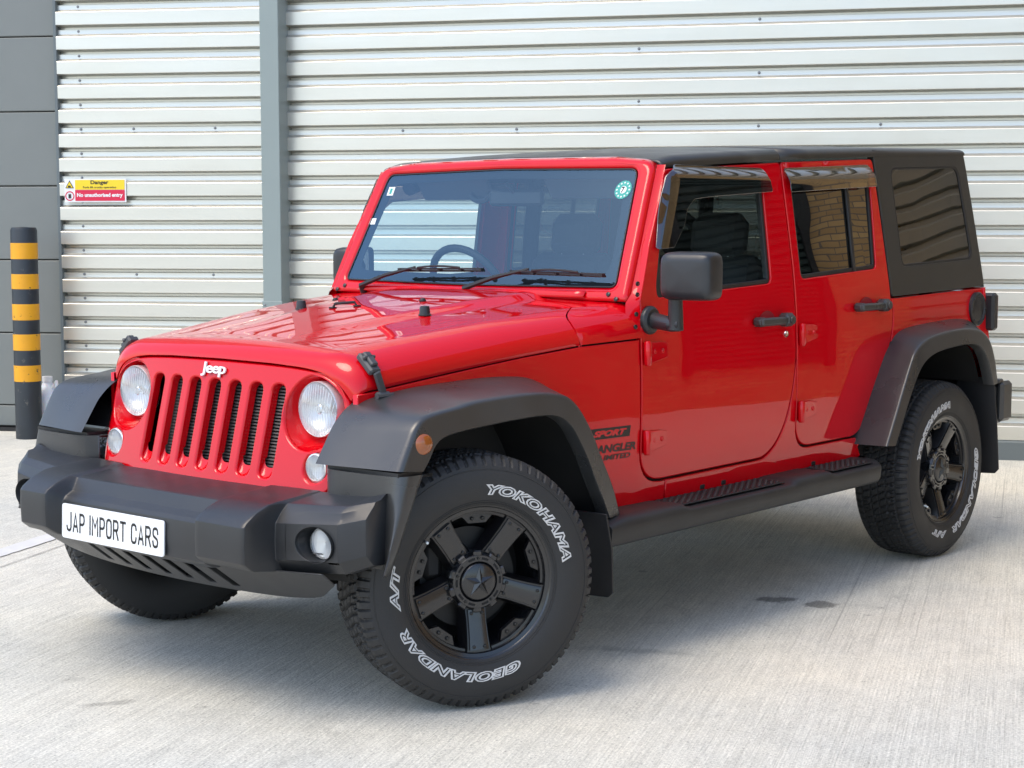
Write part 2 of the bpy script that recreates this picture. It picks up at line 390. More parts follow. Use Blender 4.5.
def panel(name, outline, holes, fmap, material, parent, thick=.02, r=.004, h=.06, side=1):
    """a panel laid on the surface fmap(u, v, depth) with rolled edges and holes; normals come from the surface"""
    loops = [ccw(outline)] + [ccw(q)[::-1] for q in holes]
    e = 1e-3
    def nrm(u, v):
        p = Vector(fmap(u, v, 0)); a = Vector(fmap(u + e, v, 0)) - p; b = Vector(fmap(u, v + e, 0)) - p; q = a.cross(b).normalized()
        d = Vector(fmap(u, v, .01)) - p
        if q.dot(d) > 0: q = -q
        return q, a.normalized(), b.normalized()
    V = []; NN = []; F = []; ins = []; insidx = []
    K = 3
    for L in loops:
        on_ = outn(L); n = len(L); rings = []
        for k in range(-1, K + 1):
            ring = []
            for i in range(n):
                u, v = L[i]; d2, sc_ = on_[i]
                if k == -1: th, ins_, dep = PI / 2, 0, max(thick, r)
                else:
                    th = PI / 2 * (1 - k / K); ins_ = r * (1 - math.sin(th)); dep = r * (1 - math.cos(th))
                uu = u - d2.x * ins_ * sc_; vv = v - d2.y * ins_ * sc_
                P = fmap(uu, vv, dep); nn, ta, tb = nrm(uu, vv)
                od = (ta * d2.x + tb * d2.y); od = (od - nn * od.dot(nn)).normalized()
                ring.append(len(V)); V.append(tuple(P)); NN.append(tuple((nn * math.cos(th) + od * math.sin(th)).normalized()))
                if k == K: ins.append((uu, vv)); insidx.append(ring[-1])
            rings.append(ring)
        for a, b in zip(rings, rings[1:]):
            for i in range(n): j = (i + 1) % n; F.append((a[i], a[j], b[j], b[i]))
    edges = []; s0 = 0; polys = []
    for L in loops:
        n = len(L); edges += [(s0 + i, s0 + (i + 1) % n) for i in range(n)]; polys.append(ins[s0:s0 + n]); s0 += n
    us = [q[0] for q in loops[0]]; vs_ = [q[1] for q in loops[0]]
    pts = list(ins); nb = len(pts)
    nu = int((max(us) - min(us)) / h) + 2; nv = int((max(vs_) - min(vs_)) / h) + 2
    cell = {}
    for q in ins: cell.setdefault((int(q[0] / h // 1), int(q[1] / h // 1)), []).append(q)
    for i in range(nu):
        for j in range(nv):
            q = (min(us) + (i + .5 * (j % 2)) * h + h * .3, min(vs_) + j * h + h * .3)
            if not inside(q, polys[0]) or any(inside(q, p) for p in polys[1:]): continue
            ci, cj = int(q[0] / h // 1), int(q[1] / h // 1)
            if any(math.dist(q, s_) < h * .3 for a in (-1, 0, 1) for b in (-1, 0, 1) for s_ in cell.get((ci + a, cj + b), ())): continue
            pts.append(q)
    res = delaunay_2d_cdt([Vector(q) for q in pts], edges, [], 0, 1e-7)
    rv, rf, ov = res[0], res[2], res[3]
    mp = {}
    for i, q in enumerate(rv):
        src = [k for k in ov[i] if k < nb]
        if src: mp[i] = insidx[src[0]]
        else:
            mp[i] = len(V); V.append(tuple(fmap(q.x, q.y, 0))); NN.append(tuple(nrm(q.x, q.y)[0]))
    for f in rf:
        c = (sum(rv[k].x for k in f) / len(f), sum(rv[k].y for k in f) / len(f))
        if inside(c, polys[0]) and not any(inside(c, p) for p in polys[1:]):
            g = tuple(mp[k] for k in f)
            if len(set(g)) == len(g): F.append(g)
    # orient faces by vertex normals
    F2 = []
    for f in F:
        a, b, c = Vector(V[f[0]]), Vector(V[f[1]]), Vector(V[f[2]]); nn = (b - a).cross(c - a)
        av = Vector((0, 0, 0))
        for k in f: av += Vector(NN[k])
        F2.append(f if nn.dot(av) >= 0 else tuple(reversed(f)))
    if side < 0:
        V = [(x, -y, z) for x, y, z in V]; NN = [(x, -y, z) for x, y, z in NN]; F2 = [tuple(reversed(f)) for f in F2]
    me = bpy.data.meshes.new(name); me.from_pydata(V, [], F2)
    me.polygons.foreach_set('use_smooth', [True] * len(me.polygons)); me.update()
    me.normals_split_custom_set_from_vertices(NN)
    return link(name, me, material, parent)

def text_mesh(body, size=.1, bold=0.0, shear=0.0, outline=0.0, depth=0.0, space=1.0, align='LEFT', xs=1.0):
    cu = bpy.data.curves.new('txt', 'FONT'); cu.body = body; cu.size = size; cu.offset = bold; cu.shear = shear; cu.space_character = space
    cu.align_x = align; cu.resolution_u = 3
    if outline: cu.fill_mode = 'NONE'; cu.bevel_depth = outline; cu.bevel_resolution = 1
    elif depth: cu.extrude = depth
    o = bpy.data.objects.new('txt', cu); COL.objects.link(o)
    dg = bpy.context.evaluated_depsgraph_get(); dg.update()
    me = bpy.data.meshes.new_from_object(o.evaluated_get(dg)); bpy.data.objects.remove(o); bpy.data.curves.remove(cu)
    V = [(v.co.x * xs, v.co.y, v.co.z) for v in me.vertices]; F = [tuple(p.vertices) for p in me.polygons]; bpy.data.meshes.remove(me)
    return V, F
def fit_text(V, w_, h_):
    x0 = min(v[0] for v in V); x1 = max(v[0] for v in V); y0 = min(v[1] for v in V); y1 = max(v[1] for v in V)
    return [((v[0] - (x0 + x1) / 2) * w_ / (x1 - x0), (v[1] - (y0 + y1) / 2) * h_ / (y1 - y0), v[2]) for v in V]

# ================================================================== SETTING
g = MB(); g.add([(-60, -60, 0), (60, -60, 0), (60, 60, 0), (-60, 60, 0)], [(0, 1, 2, 3)])
ground = g.build('ground', 'concrete'); tag(ground, kind='structure')
# slab joints (thin saw cuts, as real thin dark strips) and painted bay line
D0 = Vector((-.908, -.419, 0)); S0 = Vector((.419, -.908, 0))
def strip(a, b, w_, z, name, material, jag=0):
    a = Vector(a); b = Vector(b); d = (b - a).normalized(); s_ = Vector((-d.y, d.x, 0)); n = max(2, int((b - a).length / .05)); q = MB(); P0, P1 = [], []
    for k in range(n + 1):
        c = a + (b - a) * k / n; P0.append(tuple(c + s_ * (w_ / 2 + random.uniform(-jag, jag)) + Vector((0, 0, z)))); P1.append(tuple(c - s_ * (w_ / 2 + random.uniform(-jag, jag)) + Vector((0, 0, z))))
    q.grid([P0, P1]); return q.build(name, material)
o = strip((1.6, -1.50, 0), (-2.6, -3.30, 0), .11, .004, 'painted_line', 'line', .004); tag(o, kind='structure')
M['joint'] = mat('joint_dark', (.26, .25, .23), .9)
for a, b in (((2.2, -.97, 0), (-2.6, -3.18, 0)),):
    o = strip(a, b, .005, .0035, 'pavement_joint', 'joint', .001); tag(o, kind='structure')

# wall frames
P0 = Vector((-6.0209, -.1618, 0)); DR = Vector((-.45218, .89193, 0)); NR = Vector((.89193, .45218, 0))
HP = Vector((-3.8535, -4.4371, 0)); DB = Vector((-.51345, .85812, 0)); NB = Vector((.85812, .51345, 0))
def cladding(name, org, d, nrm_, s0, s1, ztop, zref, label, screws):
    root = empty(name, org + d * s0); tag(root, label, 'wall', kind='thing')
    prof = []; pitch = .165
    z = zref - pitch * math.ceil((zref - .12) / pitch)
    # profile: groove added for dark shade, down-facing flank, recessed strip, up-facing flank, proud pan
    while z < ztop:
        prof += [(z + .003, -.032), (z + .027, -.032), (z + .029, -.034), (z + .0335, -.078), (z + .047, -.078), (z + .057, -.004), (z + .060, 0), (z + .142, 0), (z + .145, -.002), (z + .1625, -.031)]
        z += pitch
    prof = [(zz, n_) for zz, n_ in prof if zz > .11]; prof = [(.11, prof[0][1])] + prof
    q = MB(); steps = max(2, int((s1 - s0) / .6)); rows = []
    for zz, n_ in prof:
        rows.append([tuple(d * (s0 * 0 + (s1 - s0) * k / steps) + nrm_ * (n_ + .0025 * math.sin(k * 2.3 + zz * 5)) + Vector((0, 0, zz))) for k in range(steps + 1)])
    q.grid(rows); sh = q.build('cladding_sheet', 'clad', root, sharp=15)
    q = MB()
    for s_, zk in screws:
        c = d * (s_ - s0) + nrm_ * (-.032) + Vector((0, 0, zref + pitch * zk + .016))
        q.lathe([(0, .010), (.002, .010), (.0025, .006), (.007, .006), (.008, .001)], c, nrm_, 8)
    if screws: q.build('screw', 'screw', root)
    q = MB(); A = d * 0 + nrm_ * (-.04)
    rows = [[tuple(A + d * t + nrm_ * n_ + Vector((0, 0, zz))) for t in (0, s1 - s0)] for zz, n_ in ((0, .055), (.11, .055), (.125, .03), (.125, -.02))]
    q.grid(rows); q.build('base_flashing', 'flash', root)
    return root
sl = [(-1.38, k) for k in range(-9, 8)] + [(-1.0, 1), (-.42, 1), (-1.0, -5), (-.45, -5)]
cladding('clad_wall', HP, DB, NB, -1.53, .08, 6.4, 1.928 - .165 * 0 - .016, 'narrow bay of silver corrugated cladding left of the grey column, danger sign on it', [(s_, k) for s_, k in sl])
P2 = []
for t in (-3.9, -3.13, -2.33, -1.57, -.82): P2.append((t, 0))
P2 += [(-2.33, 1), (-2.33, 3), (-1.57, 2), (-1.57, 4), (-2.33, -3), (-2.33, 5)]
cladding('clad_wall', P0, DR, NR, -4.75, 4.6, 6.4, 2.094 - .05, 'wide silver corrugated wall behind the red car, right of the grey column', P2)
# plinth strip under the wide wall
# column between the bays
cr = empty('steel_column', HP + DR * .031); tag(cr, 'grey green square steel column between the two corrugated bays', 'column', kind='thing')
q = MB(); q.box((0, 0, 3.2), (.29, .132, 6.4), Matrix.Rotation(math.atan2(NR.y, NR.x), 3, 'Z'), b=.004)
q.build('post', 'column', cr)
q = MB(); q.box(tuple(NR * .142 + Vector((0, 0, .935 / 2))), (.012, .142, .935), Matrix.Rotation(math.atan2(NR.y, NR.x), 3, 'Z'), b=.002); q.build('cover_plate', 'column', cr)
q = MB()
for s_ in (-.052, .052): q.lathe([(0, .008), (.004, .007), (.006, .001)], NR * .148 + DR * s_ + Vector((0, 0, .91)), NR, 8)
q.build('bolt', 'screw', cr)
# grey sectional door, recessed, at the far left
dr = empty('sectional_door', HP + DB * (-2.875) - NB * .10); tag(dr, 'dark grey panelled door at the left edge behind the striped bollard', 'door', kind='thing')
q = MB()
for za, zb in ((.03, .18), (.18, .69), (.69, 1.2), (1.2, 1.71), (1.71, 2.22), (2.22, 2.73), (2.73, 3.24), (3.24, 3.75)):
    c = NB * 0 + Vector((0, 0, (za + zb) / 2)); q.box(tuple(c), (.04, 2.62, zb - za - .008), Matrix.Rotation(math.atan2(NB.y, NB.x), 3, 'Z'), b=.005)
q.build('door_panel', 'door', dr)
q = MB(); q.box(tuple(NB * (-.03) + Vector((0, 0, 1.9))), (.02, 2.62, 3.8), Matrix.Rotation(math.atan2(NB.y, NB.x), 3, 'Z')); q.build('backing', 'trim', dr)
q = MB(); q.box(tuple(DB * 1.335 + NB * .04 + Vector((0, 0, 3.2))), (.12, .024, 6.4), Matrix.Rotation(math.atan2(NB.y, NB.x), 3, 'Z'), b=.003); q.build('door_jamb', 'flash', dr)
q = MB(); q.box(tuple(NB * .02 + Vector((0, 0, .012))), (.10, 2.6, .024), Matrix.Rotation(math.atan2(NB.y, NB.x), 3, 'Z')); q.build('threshold', 'trim', dr)
q = MB(); q.box(tuple(NB * .02 + Vector((0, 0, 5.1))), (.08, 2.62, 2.7), Matrix.Rotation(math.atan2(NB.y, NB.x), 3, 'Z')); q.build('lintel_panel', 'door', dr)

# brick building standing beyond the frame on the right (seen only mirrored in the paint and glass)
BK = Vector((-7.92, 3.15, 0)); bd = Vector((NR.x, NR.y, 0))
br = empty('brick_building', BK + bd * 4); tag(br, 'yellow brick building return wall beside the corrugated wall', 'building')
br.rotation_euler = (0, 0, math.atan2(bd.y, bd.x))
q = MB(); q.box((0, .3, 3.2), (8, .4, 6.4)); q.build('brick_wall', 'brick', br)
q = MB(); q.box((0, .3, 6.45), (8.1, .5, .1)); q.build('coping', 'concrete2', br)
M['shutter'] = mat('dark_green_shutter', (.012, .022, .020), .45, noise=.2)
q = MB(); rows = []
z = .5
while z < 3.4: rows += [[(x, y_, z + dz) for x in (-3.02, -1.92)] for y_, dz in ((.085, 0), (.060, .015), (.060, .055), (.085, .07))]; z += .075
q.grid(rows); q.build('roller_shutter', 'shutter', br, sharp=20)
q = MB(); q.box((-3.06, .08, 1.95), (.08, .10, 2.98)); q.box((-1.88, .08, 1.95), (.08, .10, 2.98)); q.box((-2.47, .08, 3.48), (1.26, .12, .12)); q.build('shutter_frame', 'trim', br)

# sign
sg = empty('warning_sign', HP + DB * -1.27 + NB * .004 + Vector((0, 0, 1.676))); tag(sg, 'small yellow and red danger sign fixed to the corrugated cladding', 'sign')
sg.rotation_euler = (0, 0, math.atan2(DB.y, DB.x))   # local x along the wall, -y ... +y; outward is local -y
def sgbox(name, x0, x1, z0, z1, y, material, par=sg, b=0):
    q = MB(); q.box(((x0 + x1) / 2, -y, (z0 + z1) / 2), (x1 - x0, .002, z1 - z0), b=b); return q.build(name, material, par)
sgbox('sign_board', -.222, .222, -.08, .08, .002, 'sign_white')
sgbox('yellow_panel', -.145, .212, .006, .072, .0042, 'sign_yellow')
sgbox('red_panel', -.145, .212, -.070, .004, .0042, 'sign_red')
def flat_text(name, body, w_, h_, cx, cz, y, material, par, bold=0, **k):
    V, F = text_mesh(body, .1, bold, **k); V = fit_text(V, w_, h_); q = MB(); q.add([(x + cx, -y, z_ + cz) for x, z_, _ in V], F); return q.build(name, material, par, fixn=False)
flat_text('lettering', 'Danger', .13, .034, .033, .052, .0062, 'sign_black', sg, .003)
flat_text('lettering', 'Fork lift trucks operating', .24, .018, .033, .020, .0062, 'sign_black', sg, .002)
flat_text('lettering', 'No unauthorised entry', .33, .034, .033, -.034, .0062, 'sign_white', sg, .004)
q = MB(); q.add([(-.222 + .037 + .036 * math.cos(a), -.0045, .040 + .036 * math.sin(a) - .006) for a in (PI / 2, PI * 7 / 6, PI * 11 / 6)], [(0, 1, 2)]); q.build('warning_triangle', 'sign_black', sg, fixn=False)
q = MB(); q.add([(-.185 + .027 * math.cos(a), -.0055, .034 + .027 * math.sin(a)) for a in (PI / 2, PI * 7 / 6, PI * 11 / 6)], [(0, 1, 2)]); q.build('triangle_field', 'sign_yellow', sg, fixn=False)
sgbox('truck_symbol', -.196, -.176, .022, .034, .0065, 'sign_black')
q = MB(); q.lathe([(.0045, .033), (.0045, .026)], (-.185, 0, -.037), (0, -1, 0), 32); q.build('prohibition_ring', 'sign_red', sg, fixn=False)
sgbox('hand_symbol', -.194, -.176, -.052, -.024, .0052, 'sign_black')

# bollard
bo = empty('bollard', (-2.744, -5.708, 0)); tag(bo, 'round black bollard with five yellow bands in front of the grey door', 'bollard')
q = MB(); q.lathe([(0, .088), (1.405, .088), (1.425, .080), (1.43, .001)], n=48); q.build('post', 'bollard', bo)
for k, (a, b) in enumerate(((1.215, 1.322), (1.014, 1.114), (.805, .913), (.601, .710), (.390, .499))):
    q = MB(); q.lathe([(a, .0882), (a + .001, .0895), (b - .001, .0895), (b, .0882)], n=48); q.build('yellow_band', 'yellow', bo)

# jug
jg = empty('plastic_jug', (-2.945, -5.775, 0)); tag(jg, 'translucent white plastic jug on the ground beside the bollard', 'jug')
prof = [(0, .001), (0, .07), (.01, .085), (.15, .088), (.20, .085), (.245, .06), (.26, .03), (.285, .022), (.285, .001)]
q = MB(); q.lathe(prof, n=28); b_ = q.build('jug_body', 'jug', jg, sharp=60)
q = MB(); q.lathe([(.283, .001), (.283, .026), (.31, .026), (.312, .001)], n=20); q.build('cap', 'sign_white', jg)
q = MB(); q.tube([(.0, .05, .25), (0, .075, .285), (0, .085, .24), (0, .086, .18)], .011, 8); q.build('handle', 'jug', jg)
jg.scale = (1.35, 1.35, 1.3)

# ================================================================== CAR
car = empty('car', (0, 0, 0)); tag(car, 'red four-door off-road car with black hardtop and flares', 'car')
def S(z): return interp(z, [.3, .55, .8, 1.0, 1.15, 1.22, 1.5, 1.75, 1.85], [.762, .775, .785, .783, .775, .768, .732, .697, .68])
def Ss(z):  # smoothed
    return sum(S(z + d) for d in (-.06, -.03, 0, .03, .06)) / 5
def by(x, z):
    t = sstep((.32 - x) / 1.18) * .35 + min(1, max(0, (.3 - x) / 1.16)) * .65
    return .605 + (Ss(z) - .605) * t
def side(u, v, d): return (u, by(u, v) - d, v)
def sideo(o):
    return lambda u, v, d: (u, by(u, v) - d + o, v)

FF2 = [(.437, .885, .757), (.392, .885, .842), (.368, .885, .880), (.334, .885, .903), (.275, .885, .914), (.182, .885, .923), (.098, .885, .933), (-.083, .885, .937), (-.220, .885, .933), (-.313, .885, .916), (-.364, .885, .892), (-.414, .885, .845), (-.466, .885, .775), (-.508, .885, .703), (-.573, .885, .593), (-.612, .885, .496)]
FF3 = [(.351, .895, .750), (.332, .895, .772), (.319, .895, .790), (.298, .895, .820), (.264, .895, .840), (.196, .895, .851), (.065, .895, .859), (-.071, .895, .865), (-.200, .895, .865), (-.275, .895, .854), (-.335, .895, .820), (-.381, .895, .764), (-.422, .895, .705), (-.455, .895, .645), (-.500, .895, .570), (-.540, .895, .495)]
for sd_ in (1, -1):
    # ---------------- body side: fender side, sill, quarter
    C1 = catmull([(-1.888, 1.02), (-1.880, .90), (-1.858, .80), (-1.826, .713), (-1.784, .647), (-1.730, .598), (-1.665, .568), (-1.60, .564)], 5)
    C2 = catmull([(-2.668, 1.14), (-2.680, 1.09), (-2.677, 1.04), (-2.651, .948), (-2.592, .830), (-2.533, .727), (-2.490, .668), (-2.440, .619), (-2.37, .583), (-2.28, .580)], 5)
    def cut(c, dx, dz, k0=0, k1=None): return [(x + dx, z + dz, 0) for x, z in c[k0:k1]]
    fs = rpoly([(.328, .70, 0), (.328, .949, 0), (.21, .961, 0), (-.07, .996, 0), (-.33, 1.027, 0), (-.58, 1.050, 0), (-.856, 1.060, 0), (-.860, .553, .131), (-1.02, .553, 0), (-1.02, .478, 0), (-.58, .478, 0), (-.52, .60, 0), (-.42, .80, .05), (-.33, .90, .08), (-.1, .925, .05), (.2, .91, .03)], 0, .04)
    panel('fender_panel', fs, [], side, 'red', car, side=sd_)
    sl_ = rpoly([(-1.026, .553, 0), (-1.026, .478, 0), (-2.44, .478, 0), (-2.385, .572, 0), (-1.895, .571, .105), (-1.8935, .93, 0)] + [(x - .006, z - .007, 0) for x, z in C1[6:]] , 0, .04)
    panel('sill_panel', sl_, [], side, 'red', car, side=sd_)
    qp = rpoly([(-2.40, .54, 0)] + [(x - .008, z - .002, 0) for x, z in C2[::-1] if .60 < z < 1.138] + [(-2.676, 1.138, 0), (-3.20, 1.150, 0), (-3.575, 1.157, .01), (-3.66, .74, 0), (-3.50, .73, 0), (-3.42, .93, .08), (-3.3, .98, .05), (-2.80, .97, .06), (-2.64, .86, .04), (-2.41, .53, 0)], 0, .05)
    panel('quarter_panel', qp, [], side, 'red', car, side=sd_, thick=.03)
    # near-black sheet behind the panel gaps, shade put into its colour
    q = MB()
    q.grid([[(x, by(x, z) - .022, z) for z in (.50, .7, .9, 1.04)] for x in (-.60, -.7, -.858)])
    q.grid([[(x, by(x, z) - .022, z) for z in (.50, .7, .9, 1.05, 1.14)] for x in (-.858, -1.2, -1.6, -2.0, -2.38)])
    q.grid([[(x, by(x, z) - .022, z) for z in (1.0, 1.08, 1.14)] for x in (-2.38, -2.7, -3.55)])
    q.grid([[(x, by(x, z_ + dz) - .022, z_ + dz) for dz in (-.05, -.01, .012)] for x, z_ in ((.26, .957), (.1, .975), (-.07, .998), (-.33, 1.029), (-.6, 1.052), (-.858, 1.062))])
    if sd_ < 0: q.mirror()
    q.build('gap_shade_backing', 'dark', car)
    # ---------------- doors
    fd = rpoly([(-1.092, 1.650, .035), (-1.872, 1.694, .02), (-1.886, 1.30, 0)] + cut(C1, 0, 0) + [(-.868, .561, .125), (-.866, 1.06, 0), (-.874, 1.20, .06), (-.955, 1.385, .3), (-1.052, 1.558, .1)], .02, .04)
    fw_ = rpoly([(-1.118, 1.622, .045), (-1.732, 1.655, .03), (-1.728, 1.230, .03), (-.975, 1.200, .04), (-.975, 1.245, .06), (-1.020, 1.385, .2)], .02, .03)
    rd = rpoly([(-1.882, 1.695, .02), (-2.618, 1.727, .025), *cut(C2, 0, 0), (-1.901, .578, .11), (-1.897, 1.02, 0), (-1.897, 1.30, 0)], .02, .04)
    rw = rpoly([(-1.937, 1.668, .03), (-2.582, 1.692, .04), (-2.562, 1.268, .03), (-1.948, 1.240, .03)], .02, .03)
    for nm, dl, wl, lbl in (('front_door', fd, fw_, None), ('rear_door', rd, rw, None)):
        def ring(poly, ins_):
            p = ccw(poly); on_ = outn(p); return [(a[0] - n_[0].x * ins_ * n_[1], a[1] - n_[0].y * ins_ * n_[1]) for a, n_ in zip(p, on_)]
        d_ = panel(nm, dl, [wl], side, 'red', car, thick=.035, r=.005, side=sd_)
        panel('window_seal', ring(wl, -.001), [ring(wl, .016)], sideo(-.007), 'trim', d_, thick=.02, r=.003, side=sd_)
        panel('window_pane', ring(wl, .014), [], sideo(-.014), 'side_glass' if nm[0] == 'f' else 'tint', d_, thick=.004, r=.001, side=sd_, h=.1)
        if nm[0] == 'f': panel('corner_patch', rpoly([(-.978, 1.206, .01), (-1.055, 1.206, .01), (-1.045, 1.29, .02), (-1.006, 1.335, .01)], .01, .03), [], sideo(-.010), 'trim', d_, thick=.006, r=.002, side=sd_)
        if nm[0] == 'r':
            q = MB(); q.grid([[(x, Ss(z) - .008, z) for z in (1.25, 1.35, 1.5, 1.6, 1.685)] for x in (-2.372, -2.392)])
            if sd_ < 0: q.mirror()
            q.build('division_bar', 'trim', d_, solid=.01, off=0)
        # hinges
        hx = -.872 if nm[0] == 'f' else -1.902
        for hz in ((1.012, .702) if nm[0] == 'f' else (1.025, .722)):
            q = MB(); yb = by(hx, hz)
            q.tube([(hx - .008, yb + .016, hz - .043), (hx - .008, yb + .016, hz - .036), (hx - .008, yb + .016, hz + .036), (hx - .008, yb + .016, hz + .043)], [.010, .014, .014, .010], 14)
            P_ = [(hx - .012, hz + .037), (hx - .10, hz + .036), (hx - .138, hz + .030), (hx - .138, hz - .020), (hx - .012, hz - .038)]
            vs = [(x, by(x, z) + o_, z) for o_ in (-.002, .016) for x, z in P_]
            # slope the plate down to the rear
            vs = [(x, y - (.008 if (x < hx - .09 and y > by(x, z) + .01) else 0), z) for x, y, z in vs]
            q.add(vs, [(0, 1, 2, 3, 4), (9, 8, 7, 6, 5)] + [(k, (k + 1) % 5, 5 + (k + 1) % 5, 5 + k) for k in range(5)])
            for bx in (-.055, -.105): q.lathe([(0, .009), (.004, .008), (.005, .005), (.003, .001)], (hx + bx, by(hx + bx, hz) + .010, hz + .004), (0, 1, 0), 12)
            if sd_ < 0: q.mirror()
            q.build('hinge', 'red', d_, bevel=.0025)
        # handle
        x0, x1, hz = ((-1.572, -1.803, 1.088) if nm[0] == 'f' else (-2.340, -2.580, 1.114))
        q = MB(); yb = by(x0, hz)
        q.box(((x0 + x1) / 2 + .02, yb + .040, hz), (abs(x1 - x0) - .045, .020, .032), b=.008)
        q.box((x0 - .022, yb + .022, hz), (.045, .045, .036), b=.01)
        q.box((x1 + .028, yb + .028, hz + .002), (.066, .052, .052), b=.014)
        q.lathe([(0, .017), (.006, .017), (.008, .015), (.006, .013), (.006, .001)], (x1 + .027, yb + .053, hz + .002), (0, 1, 0), 16)
        if sd_ < 0: q.mirror()
        q.build('door_handle', 'flare', d_, bevel=.003)
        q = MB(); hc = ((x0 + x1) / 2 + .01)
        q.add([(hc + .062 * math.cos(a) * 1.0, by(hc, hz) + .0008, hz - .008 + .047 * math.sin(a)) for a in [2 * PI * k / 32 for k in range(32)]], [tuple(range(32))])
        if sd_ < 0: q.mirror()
        q.build('handle_recess_shade', 'recess_shade_red', d_, fixn=False)  # flat darker red disc, the hollow's shade put into its colour
        if nm[0] == 'f' and sd_ > 0:
            q = MB(); q.lathe([(0, .013), (.004, .012), (.004, .004), (.002, .001)], (-1.812, by(-1.8, 1.0), 1.032), (0, 1, 0), 16); q.build('door_lock', 'chrome', d_)
        # smoked wind deflector
        if nm[0] == 'f':
            vl = rpoly([(-1.085, 1.628, .03), (-1.150, 1.668, .02), (-1.735, 1.668, .02), (-1.752, 1.578, .01), (-1.35, 1.556, .03), (-1.215, 1.545, .04), (-1.165, 1.510, .04), (-1.135, 1.45, .05), (-1.062, 1.375, .01), (-.975, 1.368, .01), (-1.03, 1.52, .2)], .01, .03)
        else:
            vl = rpoly([(-1.89, 1.672, .02), (-2.575, 1.702, .02), (-2.580, 1.610, .01), (-2.3, 1.598, 0), (-1.885, 1.578, .01)], .01, .03)
        def vmap(u, v, d, nm=nm):
            lo = min(1, max(0, (1.665 + (.03 if nm[0] == 'r' else 0) * (-u - 1.89) / .7 - v) / .05))
            if nm[0] == 'f':
                e_ = min(1, max(0, (-.97 - .36 * (v - 1.37) * 1.2 - u) / .05)); lo = min(lo, e_)
            return (u, by(u, v) + .006 + .026 * math.sin(lo * PI / 2) - d, v)
        panel('wind_deflector', vl, [], vmap, 'visor', d_, thick=.003, r=.002, side=sd_, h=.02)
    # ---------------- mirror
    q = MB(); fold = sd_ < 0
    q.lathe([(0, .050), (.012, .050), (.022, .040), (.026, .001)], (-.915, .775, 1.125), (0, 1, 0), 24)
    MC = Vector((-1.08, .85, 1.28)) if fold else Vector((-.845, .995, 1.283))
    ax_, ay_ = (MC.x - .0, MC.y - .065)
    q.tube([(-.915, .785, 1.125), (-.912, .82, 1.122), (ax_ - .005, ay_ - .01, 1.118), (ax_ - .01, ay_ + .018, 1.118)], [.030, .027, .025, .023], 14)
    q.tube([(ax_ - .01, ay_, 1.098), (ax_ - .01, ay_, 1.14), (ax_, ay_ + .005, 1.24)], [.028, .026, .024], 12)
    if sd_ < 0: q.mirror()
    arm = q.build('side_mirror', 'black_plastic', car, bevel=.003)
    def rr(wy, hz, p=6.5):
        return [(math.copysign(abs(math.cos(a)) ** (2 / p), math.cos(a)) * wy, math.copysign(abs(math.sin(a)) ** (2 / p), math.sin(a)) * hz) for a in [2 * PI * k / 48 for k in range(48)]]
    rows = []
    for dx, sc_ in ((.050, .0), (.050, .60), (.046, .84), (.036, .93), (.014, .985), (-.03, 1.0), (-.042, .985), (-.040, .93), (-.025, .90)):
        rows.append([(dx, yy * sc_, zz * sc_) for yy, zz in rr(.100, .082)])
    rows = [r_ + [r_[0]] for r_ in rows]; q = MB(); q.grid(rows)
    rz = Matrix.Rotation(R(75 if fold else 8), 4, 'Z')
    q.v = [tuple(rz @ Vector(p) + MC) for p in q.v]
    if sd_ < 0: q.mirror()
    q.build('mirror_housing', 'black_plastic', arm, sharp=50)
    q = MB(); q.grid([[(-.030, y_ * .090, z_ * .072) for y_ in (-1, 1)] for z_ in (-1, 1)])
    q.v = [tuple(rz @ Vector(p) + MC) for p in q.v]
    if sd_ < 0: q.mirror()
    q.build('mirror_glass', 'chrome', arm)
    # ---------------- hardtop rear side with quarter window
    def ht(u, v, d):
        y = by(u, v); return (u, y + .002 - d, v)
    hl = rpoly([(-2.627, 1.765, 0), (-2.675, 1.146, .02), (-3.20, 1.157, 0), (-3.574, 1.166, .03), (-3.490, 1.775, 0)], .01, .04)
    qw = rpoly([(-2.762, 1.694, .05), (-3.414, 1.716, .06), (-3.478, 1.292, .05), (-2.786, 1.270, .04)], .02, .03)
    hp_ = panel('hardtop_side', hl, [qw], ht, 'roof', car, thick=.03, r=.004, side=sd_)
    panel('window_seal', ring(qw, -.001), [ring(qw, .010)], sideo(.001), 'trim', hp_, thick=.02, r=.003, side=sd_)
    panel('quarter_window', ring(qw, .008), [], sideo(-.004), 'quarter', hp_, thick=.004, r=.001, side=sd_, h=.1)
    # ---------------- front flare
    F1 = [(.474, .605, .757), (.423, .605, .834), (.394, .605, .872), (.348, .605, .910), (.296, .606, .932), (.22, .617, .946), (.103, .635, .960), (-.065, .661, .969), (-.182, .679, .972), (-.304, .698, .967), (-.372, .708, .952), (-.438, .719, .918), (-.490, .735, .850), (-.53, .745, .76), (-.575, .755, .64), (-.60, .76, .50)]
    F2 = FF2; F3 = FF3
